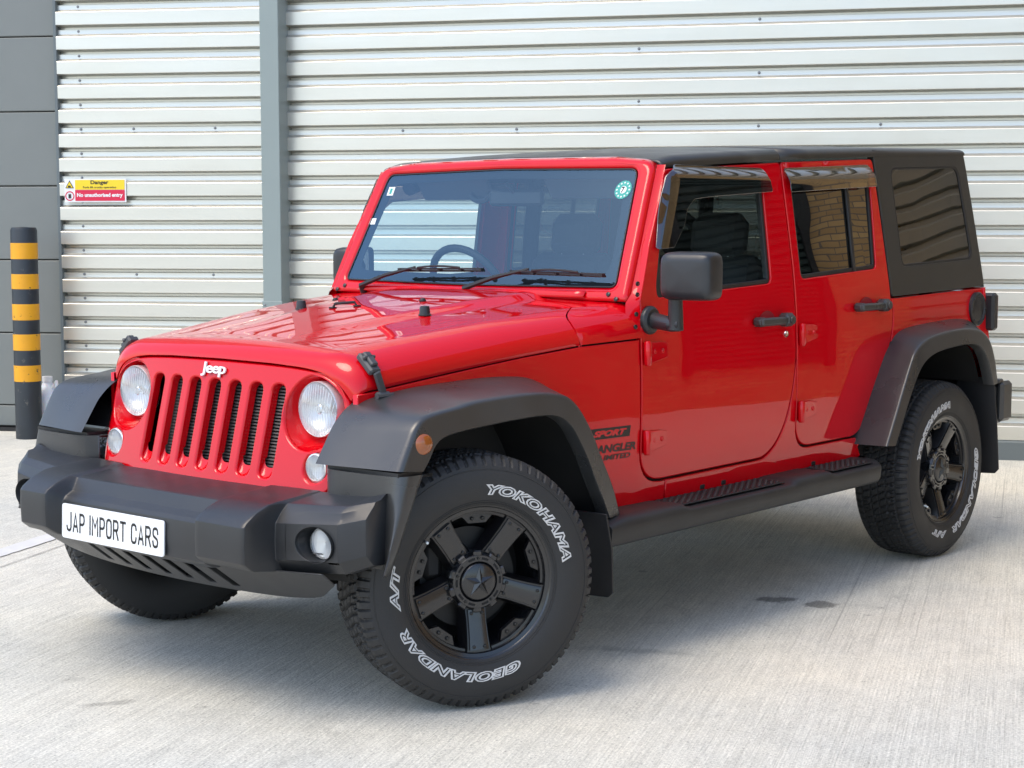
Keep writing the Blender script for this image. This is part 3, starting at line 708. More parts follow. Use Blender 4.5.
    def flare(A, B, C_, name, n=4, bulge=.012):
        A = catmull(A, n); B = catmull(B, n); C_ = catmull(C_, n); rows = []
        for a, b, c in zip(A, B, C_):
            a, b, c = Vector(a), Vector(b), Vector(c); row = []
            a0 = a.copy(); a0.y -= .03
            row.append(a0)
            for k in range(6): t = k / 6; p = a.lerp(b, t * .94); row.append(p)
            e1 = a.lerp(b, .93); e2 = b.lerp(c, .18)
            for k in range(6):
                t = k / 5; row.append((1 - t) ** 2 * e1 + 2 * t * (1 - t) * b + t * t * e2)
            for k in range(1, 4): row.append(e2.lerp(c, k / 3))
            d = Vector((0, -.012, 0)); row.append(c + d * .5 + (c - b).normalized() * .004); row.append(c + Vector((0, -.05, 0)) + (c - b).normalized() * .004); 
            rows.append([tuple(p) for p in row])
        q = MB(); q.grid(rows)
        # close the two ends
        for rw_ in (rows[0], rows[-1]): q.add(rw_, [tuple(range(len(rw_)))])
        if sd_ < 0: q.mirror()
        return q.build(name, 'flare', car, sharp=50)
    ff = flare(F1, F2, F3, 'front_flare')
    R1 = [(-2.377, .772, .545), (-2.45, .78, .665), (-2.52, .783, .783), (-2.60, .783, .895), (-2.650, .783, .944), (-2.70, .783, .982), (-2.786, .783, 1.006), (-2.996, .783, 1.020), (-3.20, .783, 1.026), (-3.34, .783, 1.022), (-3.440, .783, 1.000), (-3.52, .783, .95), (-3.56, .783, .87), (-3.60, .783, .74)]
    R2 = [(-2.378, .925, .548), (-2.45, .925, .665), (-2.515, .925, .775), (-2.570, .925, .865), (-2.61, .925, .918), (-2.68, .925, .957), (-2.78, .925, .980), (-2.93, .925, .993), (-3.08, .925, .996), (-3.20, .925, .985), (-3.28, .925, .960), (-3.34, .925, .915), (-3.385, .925, .84), (-3.42, .925, .733)]
    R3 = [(-2.43, .935, .545), (-2.50, .935, .655), (-2.555, .935, .742), (-2.605, .935, .810), (-2.65, .935, .856), (-2.705, .935, .888), (-2.798, .935, .913), (-2.93, .935, .925), (-3.06, .935, .930), (-3.16, .935, .925), (-3.235, .935, .900), (-3.285, .935, .855), (-3.325, .935, .79), (-3.354, .935, .729)]
    flare(R1, R2, R3, 'rear_flare')
    # amber side marker on the front flare
    q = MB(); q.lathe([(0, .030), (.006, .030), (.012, .024), (.015, .012), (.016, .001)], (.345, .888, .828), (0.25, 1, 0), 24)
    if sd_ < 0: q.mirror()
    q.build('side_marker_lamp', 'amber', ff)
    # wheel-arch liners
    for C3, nm in ((F3, 'wheel_arch_liner'), (R3, 'wheel_arch_liner')):
        cc = catmull(C3, 3); q = MB(); rows = [[(x, y_, z + (.012 if y_ < .84 else .004)) for y_ in (.865, .80, .65, .46)] for x, _, z in cc]
        q.grid(rows)
        xs = [p[0] for p in cc]; zs = [p[2] for p in cc]
        q.add([(p[0], .46, p[2] + .012) for p in cc] + [(min(xs), .46, .35), (max(xs), .46, .35)], [tuple(range(len(cc) + 0)) + (len(cc), len(cc) + 1)])
        if sd_ < 0: q.mirror()
        q.build(nm, 'under', car)
    # mud flaps
    for pts, th in (([(-.475, .74, .52), (-.475, .93, .52), (-.50, .935, .40), (-.52, .925, .252), (-.52, .905, .235), (-.52, .70, .225), (-.50, .70, .40)], 0), ([(-3.37, .75, .76), (-3.37, .928, .76), (-3.41, .93, .55), (-3.44, .930, .335), (-3.44, .912, .315), (-3.44, .74, .305), (-3.41, .72, .55)], 0)):
        q = MB(); q.add(pts, [(0, 1, 2, 6), (6, 2, 3, 4, 5)])
        if sd_ < 0: q.mirror()
        q.build('mud_flap', 'trim', car, solid=.008, off=0, bevel=.002)
    # ---------------- side step
    def stepsec(x):
        t = min(1, (-.50 - x) / .10 if x > -.6 else 1, (x + 2.42) / .12 if x < -2.3 else 1); t = max(0, t); e_ = math.sin(t * PI / 2)
        yo = .80 + .135 * (e_ ** .8 if x < -2 else 1); top = .476 + (-.5 - x) * .002; bot = top - .072 * (e_ if x < -2 else 1) - .004
        hp = max(sstep((x + .97) / .05), sstep((-x - 1.64) / .05) * sstep((x + 1.97) / .05), sstep((-x - 2.31) / .04))
        return yo, top, bot, hp * .016 * e_
    xs = [-.50, -.55, -.60, -.75, -.91, -.93, -.95, -.975, -1.3, -1.63, -1.65, -1.67, -1.70, -1.8, -1.91, -1.93, -1.95, -1.975, -2.15, -2.3, -2.315, -2.33, -2.36, -2.385, -2.405, -2.418]
    rows = []
    for x in xs:
        yo, top, bot, hp = stepsec(x)
        sec = [(.70, top + .012), (.74, top + .012), (yo - .055, top + .004 + hp), (yo - .022, top + .001 + hp), (yo - .006, top - .003 + hp * .5), (yo, top - .012), (yo - .004, bot + .018), (yo - .014, bot + .004), (yo - .03, bot), (.74, bot + .004), (.70, bot + .02)]
        rows.append([(x, y_, z_) for y_, z_ in sec] + [(x, sec[0][0], sec[0][1])])
    q = MB(); q.grid(rows); q.add(rows[0][:-1], [tuple(range(11))]); q.add(rows[-1][:-1], [tuple(range(11))])
    if sd_ < 0: q.mirror()
    st = q.build('side_step', 'step', car, sharp=50)
    for xa, xb in ((-.94, -1.62), (-1.98, -2.30)):
        q = MB(); q.box(((xa + xb) / 2, .842, .486 + (-.5 - (xa + xb) / 2) * .002), (abs(xb - xa), .125, .006), b=.003)
        k = 0; x = xa - .02
        while x > xb + .015:
            for j in range(5):
                yy = .792 + j * .024 + (.012 if k % 2 else 0)
                if yy < .9: q.lathe([(0, .0100), (.0025, .0090), (.003, .005), (.001, .003)], (x, yy, .489 + (-.5 - x) * .002), (0, 0, 1), 6)
            x -= .021; k += 1
        if sd_ < 0: q.mirror()
        q.build('tread_pad', 'trim', st)
    q = MB()
    for bx in (-1.26, -1.40, -2.05): q.box((bx, .765, .500), (.035, .02, .022), b=.005)
    for bx in (-.8, -1.5, -2.2): q.box((bx, .62, .44), (.06, .3, .03))
    q.box((-2.15, .68, .425), (.12, .06, .05), b=.01)
    if sd_ < 0: q.mirror()
    q.build('step_bracket', 'under', st)
    # ---------------- tail lamp
    q = MB(); q.box((-3.610, .775, 1.045), (.055, .09, .175), b=.012)
    if sd_ < 0: q.mirror()
    tl = q.build('tail_lamp', 'black_plastic', car)
    q = MB(); q.box((-3.640, .775, 1.045), (.012, .078, .155), b=.005)
    if sd_ < 0: q.mirror()
    q.build('lens', 'tail', tl)
# fuel cap
q = MB(); yc = by(-3.485, 1.06)
q.lathe([(-.005, .078), (.010, .078), (.014, .074), (.014, .060), (.010, .057), (.012, .050), (.014, .001)], (-3.485, yc, 1.062), (0, 1, 0), 32)
for k in range(8):
    a = 2 * PI * k / 8; q.lathe([(0, .006), (.004, .005), (.005, .001)], (-3.485 + .067 * math.cos(a), yc + .013, 1.062 + .067 * math.sin(a)), (0, 1, 0), 8)
q.build('fuel_cap', 'black_plastic', car)

# ---------------- roof
def rsec(x):
    ze = interp(x, [-3.49, -2.65, -1.85, -1.32, -1.17, -1.10, -1.07], [1.786, 1.768, 1.738, 1.706, 1.694, 1.676, 1.668])
    zb = interp(x, [-3.49, -2.62, -1.87, -1.09], [1.765, 1.735, 1.702, 1.655])
    return ze, zb
def roofpts(x):
    ze, zb = rsec(x); yb = Ss(zb) + .003; yb -= .022 * sstep((x + 1.25) / .15); pts = [(yb - .03, zb + .0), (yb, zb + .0), (yb + .001, zb + .4 * (ze - zb))]
    for k in range(1, 6):
        a = k / 5 * PI / 2; pts.append((yb - .045 + .045 * math.cos(a), zb + .4 * (ze - zb) + (.6 * (ze - zb) + .008) * math.sin(a)))
    y0, z0 = pts[-1]
    for t in (.85, .65, .45, .2, 0): pts.append((y0 * t, z0 + .022 * (1 - t * t)))
    return pts + [(-y_, z_) for y_, z_ in pts[-2::-1]]
def roofgrid(xs, name, par=car):
    q = MB(); rows = [[(x + (.03 * (1 - (y_ / .7) ** 2) if x > -1.09 else 0), y_, z_) for y_, z_ in roofpts(x)] for x in xs]; q.grid(rows)
    return q.build(name, 'roof', par, sharp=45, solid=.012)
roofgrid([-1.10, -1.115, -1.14, -1.18, -1.25, -1.4, -1.6, -1.865], 'roof_front')
rr_ = roofgrid([-1.872, -2.1, -2.4, -2.7, -3.0, -3.3, -3.44, -3.48, -3.495], 'roof_rear')
# rear face of the hardtop and tailgate (behind)
q = MB()
q.grid([[(-3.49 - (1.785 - z) * .135, s_ * Ss(z), z) for s_ in (-1, -.5, 0, .5, 1)] for z in (1.785, 1.5, 1.3, 1.16)])
q.build('rear_window', 'tint', car)
q = MB(); q.grid([[(x, s_ * .78, z) for s_ in (-1, 0, 1)] for x, z in ((-3.575, 1.16), (-3.60, 1.0), (-3.60, .6), (-3.5, .5))]); q.build('tailgate', 'red', car, solid=.02)
q = MB(); q.box((-3.54, 0, .635), (.12, 1.80, .20), b=.03); q.build('rear_bumper', 'black_plastic', car)
for s_ in (1, -1):
    q = MB(); q.box((-3.54, s_ * .90, .640), (.11, .04, .185), b=.015); q.box((-3.49, s_ * .88, .735), (.05, .06, .02), b=.006); q.build('bumper_end', 'flare', car)

# ---------------- windscreen frame
def ws(u, v, d):   # u = y, v = z
    return (-.872 + .012 - (v - 1.25) * .49 - .06 * (u * u - .42) - d, u, v)
fo = rpoly([(-.735, 1.188, 0), (-.728, 1.25, 0), (-.682, 1.683, .07), (-.50, 1.699, .3), (0, 1.704, 0), (.50, 1.699, .3), (.682, 1.683, .07), (.728, 1.25, 0), (.735, 1.188, 0)], 0, .04)
gl_ = rpoly([(-.668, 1.238, .02), (-.617, 1.652, .035), (0, 1.662, 0), (.617, 1.652, .035), (.668, 1.238, .02), (0, 1.232, 0)], 0, .04)
wf = panel('windscreen_frame', fo, [gl_], ws, 'red', car, thick=.05, r=.022, h=.03)
panel('windscreen', ring(gl_, .001), [], lambda u, v, d: ws(u, v, d + .010), 'glass', wf, thick=.004, r=.001, h=.08)
gi = rpoly([(-.625, 1.275, .05), (-.575, 1.615, .05), (0, 1.626, 0), (.575, 1.615, .05), (.625, 1.275, .05), (0, 1.268, 0)], 0, .04)
panel('glass_border', ring(gl_, .001), [gi], lambda u, v, d: ws(u, v, d + .016), 'frit', wf, thick=.003, r=.0005, h=.05)
panel('glass_rubber', ring(gl_, -.002), [ring(gl_, .003)], lambda u, v, d: ws(u, v, d + .006), 'trim', wf, thick=.012, r=.002, h=.05)
# pillar sides between screen frame and doors
for s_ in (1, -1):
    q = MB(); rows = []
    for z in [1.066 + k * .03 for k in range(21)]:
        yo = interp(z, [1.06, 1.188, 1.25, 1.683], [.765, .735, .728, .682]); xf = ws(yo, max(z, 1.19), 0)[0] - .021
        if z < 1.19: xf = interp(z, [1.066, 1.19], [-.797, -.835]) - .0
        xr_ = interp(z, [1.06, 1.20, 1.385, 1.558, 1.65], [-.861, -.869, -.950, -1.046, -1.088])
        rows.append([(xf + .0, yo - .0005, z), (min(xf - .012, (xf + xr_) / 2), (yo + Ss(z)) / 2 + .002, z), (min(xr_, xf - .016), Ss(z) - .001, z), (min(xr_, xf - .016) - .001, Ss(z) - .03, z)])
    q.grid(rows)
    if s_ < 0: q.mirror()
    pb = q.build('pillar_side', 'red', wf, sharp=60)
    q = MB()
    for z in ((1.105, 1.148, 1.215, 1.252) if s_ > 0 else ()):
        x = interp(z, [1.1, 1.25], [-.838, -.868]); q.lathe([(0, .0085), (.004, .008), (.006, .004), (.0062, .001)], (x, Ss(z) - .004, z), (.2, 1, 0), 12)
    for yy, z in ((.655, 1.213), (.692, 1.197)):
        p = ws(yy, z, 0); q.lathe([(0, .0085), (.004, .008), (.006, .004), (.0062, .001)], p, (1, 0, .4), 12)
    if s_ < 0: q.mirror()
    q.build('frame_bolt', 'bolt', wf)
# ---------------- bonnet + scuttle
def hsec(x, u):
    """section of the bonnet; u in [-1,1] -> (y, z)"""
    zg = interp(x, [-.86, -.58, -.33, -.07, .21, .38], [1.066, 1.056, 1.031, 1.001, .966, .951])
    yb = by(x, zg) ; ys = interp(x, [-.86, -.6, -.3, 0, .25, .4], [.655, .60, .543, .488, .438, .41]); zs = interp(x, [-.86, -.6, -.3, 0, .2, .3], [1.186, 1.168, 1.142, 1.106, 1.082, 1.069])
    a = abs(u); sg_ = 1 if u >= 0 else -1
    if a <= .5:
        t = a / .5; y = ys * t; z = zs + .014 * (1 - t * t)
        w_ = interp(x, [-.7, .15], [.40, .24]); k = interp(x, [-.75, -.3, .2], [.022, .013, 0])
        z += k * sstep((w_ - y) / .07)
    else:
        t = (a - .5) / .5; th = PI / 2 * (1 - t)
        e_ = .9
        y = ys + (yb - ys) * math.cos(th) ** e_; z = zg + (zs - zg) * math.sin(th) ** e_
    return sg_ * y, z
def outline_front(u):
    """edge of the grille top as the bonnet's front lip"""
    a = abs(u); pts = [(0, 1.032), (.25, 1.029), (.40, 1.021), (.475, 1.008), (.525, .985), (.556, .955), (.578, .925)]
    ts = [0, .3, .5, .62, .75, .88, 1.0]
    y = interp(a, ts, [p[0] for p in pts]); z = interp(a, ts, [p[1] for p in pts]); return (y if u >= 0 else -y), z
def outf(u): 
    P = [outline_front(max(-1, min(1, u + d))) for d in (-.05, -.025, 0, .025, .05)]
    return sum(p[0] for p in P) / 5, sum(p[1] for p in P) / 5
def gxf(y, z): return .385 + (.901 - z) * .25 - .11 * y * y - .9 * max(0, abs(y) - .5) ** 2 * 4
US = [k / 40 for k in range(-40, 41)]
def xr(u):
    a = abs(u); return interp(a, [0, .35, .5, .6, .75, 1], [-.775, -.765, -.70, -.59, -.545, -.575])
def xrs(u): return sum(xr(u + d) for d in (-.12, -.08, -.04, 0, .04, .08, .12)) / 7
rows = []
NF = 10
for k in range(NF + 1):
    t = k / NF * PI / 2; row = []
    for u in US:
        y0, z0 = outf(u); x0 = gxf(y0, z0) + .004; xB = .262 - .03 * (1 - abs(u)); y1, z1 = hsec(xB, u)
        y1b, z1b = hsec(xB - .02, u)
        f1 = math.sin(t); f2 = 1 - math.cos(t)
        row.append((x0 + (xB - x0) * f2, y0 + (y1 - y0) * f1, z0 + (z1 - z0) * f1))
    rows.append(row)
rows.insert(0, [(p[0] - .012, p[1], p[2] - .006) for p in rows[0]])
NX = 26
for k in range(1, NX + 1):
    t = k / NX; rows.append([(lambda x: (x, *hsec(x, u)))((.262 - .03 * (1 - abs(u))) + (xrs(u) - (.262 - .03 * (1 - abs(u)))) * t) for u in US])
rows.append([(p[0] - .002, p[1] * .999, p[2] - .012) for p in rows[-1]])
q = MB(); q.grid(rows); hood = q.build('bonnet', 'red', car, sharp=50, solid=.006)
rows = [[(lambda x: (x, hsec(x, u)[0], hsec(x, u)[1]))(xrs(u) - .007 + (-.862 - xrs(u)) * t) for u in US] for t in (0, .15, .3, .45, .6, .75, .9, 1.0)]
rows.insert(0, [(p[0], p[1] * .999, p[2] - .014) for p in rows[0]])
q = MB(); q.grid(rows); cowl = q.build('scuttle', 'red', car, sharp=50)
q = MB(); q.grid([[(x, s_ * .52, z) for s_ in (-1, 0, 1)] for x, z in ((.24, .92), (-.5, .98), (-.9, 1.0))]); q.build('engine_bay', 'dark', car)
# raised lip strip of the scuttle under the screen
q = MB(); rows = []
for k in range(25):
    y = -.56 + 1.12 * k / 24; p = ws(y, 1.222, 0); rows.append([(p[0] + .004, y, 1.224), (p[0] + .010, y, 1.220), (p[0] + .022, y, 1.200)])
q.grid(rows); q.build('scuttle_lip', 'red', cowl, solid=.004)
# bonnet rubber stops, footman loop, washers, latches
def hz(x, y):
    lo, hi = 0, 1
    for _ in range(30):
        mid = (lo + hi) / 2
        if hsec(x, mid)[0] < abs(y): lo = mid
        else: hi = mid
    return hsec(x, lo)[1]
for s_ in (1, -1):
    x, y = -.285, s_ * .304; z = hz(x, y)
    q = MB(); q.lathe([(0, .022), (.004, .022), (.006, .019), (.026, .017), (.032, .015), (.034, .001)], (x, y, z - .001), (0, 0, 1), 20); q.build('rubber_stop', 'black_plastic', hood)
    x, y = -.47, s_ * .22 - .1
    q = MB(); q.lathe([(0, .012), (.004, .012), (.011, .007), (.012, .001)], (x, y, hz(x, y)), (0, 0, 1), 12); q.build('washer_jet', 'trim', hood)
    # latch
    q = MB(); lx = .262
    def sp(x, a): 
        y_, z_ = hsec(x, a); y2, z2 = hsec(x, a + .02); y1, z1 = hsec(x, a - .02); t_ = Vector((0, y2 - y1, z2 - z1)).normalized(); n_ = Vector((0, -t_.z, t_.y)); 
        n_ = n_ if n_.y > 0 else -n_
        return Vector((x, y_, z_)), t_, n_
    p, t_, n_ = sp(lx, .80)
    Rm = Matrix((Vector((1, 0, 0)), t_, n_)).transposed()
    q.box(tuple(p + n_ * .010), (.044, .080, .024), Rm, b=.006)
    q.box(tuple(p + n_ * .026 - t_ * .005), (.028, .055, .014), Rm, b=.004)
    q.box(tuple(p + n_ * .026 - t_ * .012), (.050, .012, .014), Rm, b=.004)
    p2 = Vector((lx - .022, by(lx, .955) + .004, .948))
    c0 = p + n_ * .014 + t_ * (-.045 if t_.z > 0 else .045); c1 = p2 + Vector((0, .012, .0)); dd = (c1 - c0); zz_ = dd.normalized(); xx_ = Vector((1, 0, 0)); yy2 = zz_.cross(xx_).normalized(); xx_ = yy2.cross(zz_)
    q.box(tuple((c0 + c1) / 2), (.026, .012, dd.length + .01), Matrix((xx_, yy2, zz_)).transposed(), b=.003)
    q.box(tuple(p2 + Vector((0, .010, -.008))), (.055, .026, .030), b=.007)
    q.tube([tuple(p2 + Vector((-.034, .018, -.006))), tuple(p2 + Vector((.034, .018, -.006)))], .009, 8)
    if s_ < 0: q.mirror()
    q.build('bonnet_latch', 'grey_plastic', hood)
q = MB()
q.tube([(-.262, -.115, hz(-.26, .1) + .002), (-.266, -.110, hz(-.26, .1) + .016), (-.304, -.050, hz(-.3, .05) + .016), (-.308, -.045, hz(-.3, .05) + .002)], .005, 8)
for p in ((-.262, -.117), (-.309, -.043)): q.box((p[0], p[1], hz(*p) + .002), (.022, .022, .006), b=.002)
q.build('footman_loop', 'trim', hood)

# ---------------- grille
def gm(u, v, d): return (gxf(u, v) - d, u, v)
half = [(0, 1.026), (.25, 1.023), (.40, 1.015), (.47, 1.003), (.520, .980), (.552, .950), (.574, .92), (.590, .86), (.592, .80), (.575, .72), (.545, .655), (.50, .632), (.25, .628), (0, .627)]
go = half + [(-y, z) for y, z in half[-2:0:-1]]; go = catmull(go, 4, True)
holes = []
SLX = [(k - 3) * .0975 for k in range(7)]
for c in SLX:
    holes.append(rpoly([(c - .028, .964, .028), (c + .028, .964, .028), (c + .028, .682, .028), (c - .028, .682, .028)], .028, .03, 8))
circ = lambda cx, cz, r_, n=40: [(cx + r_ * math.cos(2 * PI * k / n), cz + r_ * math.sin(2 * PI * k / n)) for k in range(n)]
HY, HZ = .446, .897; GY, GZ = .492, .727
for s_ in (1, -1): holes += [circ(s_ * HY, HZ - .010, .112), circ(s_ * GY, GZ, .044, 28)]
gr = panel('grille', go, holes, gm, 'red', car, thick=.02, r=.010, h=.03)
# deep slot tunnels + red scoop at slot foot
for c in SLX:
    q = MB(); hh = rpoly([(c - .0285, .9645, .028), (c + .0285, .9645, .028), (c + .0285, .6815, .028), (c - .0285, .6815, .028)], .028, .03, 8)
    rows = [[(gxf(u, v) - d, c + (u - c) * k_, .824 + (v - .824) * k_ + up * (1 if v < .72 else 0)) for u, v in hh + hh[:1]] for d, k_, up in ((.010, 1.0, 0), (.018, .99, .004), (.030, .97, .024))]
    q.grid(rows); q.build('grille_slot', 'red', gr)
q = MB(); q.grid([[(gxf(y, z) - .075, y, z) for y in (-.36, -.2, 0, .2, .36)] for z in (.66, .82, .98)])
q.build('grille_backing', 'dark', gr)
q = MB()
for k in range(30): q.box((gxf(0, .67 + k * .0100) - .045 - .006, .05, .672 + k * .0100), (.012, .56, .0045))
q.build('radiator_fins', 'fin', gr)
q = MB(); q.tube([(.36, -.25, .95), (.375, -.28, .8), (.38, -.27, .70)], .006, 8); q.tube([(.34, .24, .85), (.37, .29, .74), (.36, .27, .69)], .005, 8); q.build('hose', 'trim', gr)
V, F = text_mesh('Jeep', .1, .0016, space=.9); V = fit_text(V, .118, .045)
q = MB(); q.add([(gxf(x - .008, z + 1.0 * 0 + .995) + .006, x - .008, z + .995) for x, z, _ in V], F); lg = q.build('badge', 'emblem', gr, fixn=False); 
md = lg.modifiers.new('s', 'SOLIDIFY'); md.thickness = .005; md.offset = 0; lg.data.polygons.foreach_set('use_smooth', [False] * len(lg.data.polygons))
for s_ in (1, -1):
    # recess bowl
    q = MB(); n = 48; rows = []
    bc = HZ - .010
    for d, r_, cz in ((.008, .1125, bc), (.025, .108, bc + .001), (.050, .097, HZ - .003), (.056, .084, HZ)):
        rows.append([(gxf(s_ * HY, cz) * .6 + gxf(s_ * (HY) + r_ * math.cos(2 * PI * k / n), cz + r_ * math.sin(2 * PI * k / n)) * .4 - d if d > .01 else gxf(s_ * (HY) + r_ * math.cos(2 * PI * k / n), cz + r_ * math.sin(2 * PI * k / n)) - d, s_ * HY + r_ * math.cos(2 * PI * k / n), cz + r_ * math.sin(2 * PI * k / n)) for k in range(n + 1)])
    q.grid(rows); q.build('headlight_bezel', 'red', gr, sharp=60)
    xh = gxf(HY, HZ) - .012
    q = MB(); q.lathe([(-.045, .085), (-.012, .086), (-.008, .084), (-.012, .081), (-.03, .076), (-.055, .055), (-.065, .02), (-.066, .001)], (xh, s_ * HY, HZ), (1, 0, 0), 48)
    hl_ = q.build('headlight', 'reflector', gr, sharp=50)
    q = MB(); q.lathe([(-.012, .082), (-.004, .080), (.004, .067), (.012, .045), (.015, .02), (.016, .001)], (xh, s_ * HY, HZ), (1, 0, 0), 48); q.build('lens', 'lens', hl_)
    q = MB(); q.lathe([(-.05, .016), (-.015, .016), (-.012, .012), (-.012, .001)], (xh, s_ * HY, HZ), (1, 0, 0), 16); q.build('bulb_shield', 'chrome', hl_)
    q = MB()
    for k in range(-7, 8):
        a = k * .0105; hh_ = math.sqrt(max(.0001, .078 ** 2 - a * a)); xx = xh + .004 - (a / .08) ** 2 * .006
        q.tube([(xx - .010, s_ * HY + a, HZ - hh_), (xx, s_ * HY + a, HZ), (xx - .010, s_ * HY + a, HZ + hh_)], .0011, 5)
    q.build('lens_rib', 'reflector', hl_)
    xg = gxf(GY, GZ)
    q = MB(); q.lathe([(-.02, .045), (-.006, .044), (-.004, .040), (-.02, .036), (-.03, .001)], (xg, s_ * GY, GZ), (1, 0, 0), 32); tl = q.build('turn_lamp', 'reflector', gr)
    q = MB(); q.lathe([(-.006, .041), (.002, .038), (.007, .026), (.009, .001)], (xg, s_ * GY, GZ), (1, 0, 0), 32); q.build('lens', 'lens', tl)
    q = MB()
    for k in range(-4, 5):
        a = k * .008; hh_ = math.sqrt(.037 ** 2 - a * a); q.tube([(xg - .008, s_ * GY + a, GZ - hh_), (xg - .006, s_ * GY + a, GZ + hh_)], .0012, 5)
    q.build('lens_rib', 'reflector', tl)
# inner structure behind grille edges
q = MB(); q.box((.20, 0, .80), (.12, 1.0, .30)); q.box((.26, 0, .69), (.14, .96, .08)); q.build('radiator_support', 'dark', car)

# ---------------- front bumper
# plan stations: (y, x_front, face top z, chamfer top z, x_top_edge)
BST = [0, .352, .366, .585, .594, .80, .87, .895]
def bsec(y):
    a = abs(y + .0325 * sstep((.56 - abs(y)) / .1)) if abs(y) < .56 else abs(y)
    a = abs(y) + (.0325 if y > 0 else -.0325) * (1 if abs(y) < .5 else 0)
    def I(*v): return interp(a, [0, .352, .372, .545, .556, .560, .786, .850], v)
    xf = I(.686, .685, .738, .736, .730, .624, .588, .540)
    zt = I(.580, .580, .603, .603, .603, .604, .620, .636)
    zb = I(.452, .452, .486, .486, .486, .486, .498, .520)
    zc = I(.436, .440, .466, .468, .466, .452, .468, .495)
    zz = I(.640, .640, .648, .652, .652, .650, .662, .676)
    xt = I(.628, .628, .640, .640, .636, .575, .548, .500)
    xr_, zr_ = I(.648, .648, .69, .69, .685, .600, .572, .510), I(.600, .600, .631, .634, .633, .628, .645, .662)
    xb = I(.44, .44, .44, .44, .44, .44, .45, .46)
    return [(xb, zz + .018), (xt - .02, zz + .003), (xt, zz), (xr_, zr_), (xf - .010, zt + .006), (xf, zt - .006), (xf + .002, (zt + zb) / 2), (xf, zb + .006), (xf - .006, zb), (xf - .030, zc), (xf - .06, zc - .004), (.50, zc)]
ys = [0, .1, .2, .27, .30, .310, .3185, .322, .3262, .3300, .337, .342, .36, .40, .44, .48, .51, .535, .544, .548, .553, .556, .558, .560, .563, .57, .60, .65, .70, .75, .778, .786, .794, .805, .82, .835, .85]
ysn = [0, .1, .2, .27, .33, .36, .3785, .3835, .386, .392, .401, .407, .43, .46, .49] + ys[16:]
ys = [-y for y in ysn[:0:-1]] + ys
def bsecs(y):
    A = [bsec(y + d) for d in (-.003, 0, .003)]; return [(sum(a[k][0] for a in A) / 3, y, sum(a[k][1] for a in A) / 3) for k in range(len(A[0]))]
# the face gets real fog-lamp openings: build it from panels between the openings
q = MB(); rows = [bsecs(y) for y in ys]
FA, FB = .60, .786
FY, FZ, FR = .704, .553, .062
def bump_row(y): return bsecs(y)
V_ = []; 
q.grid(rows)
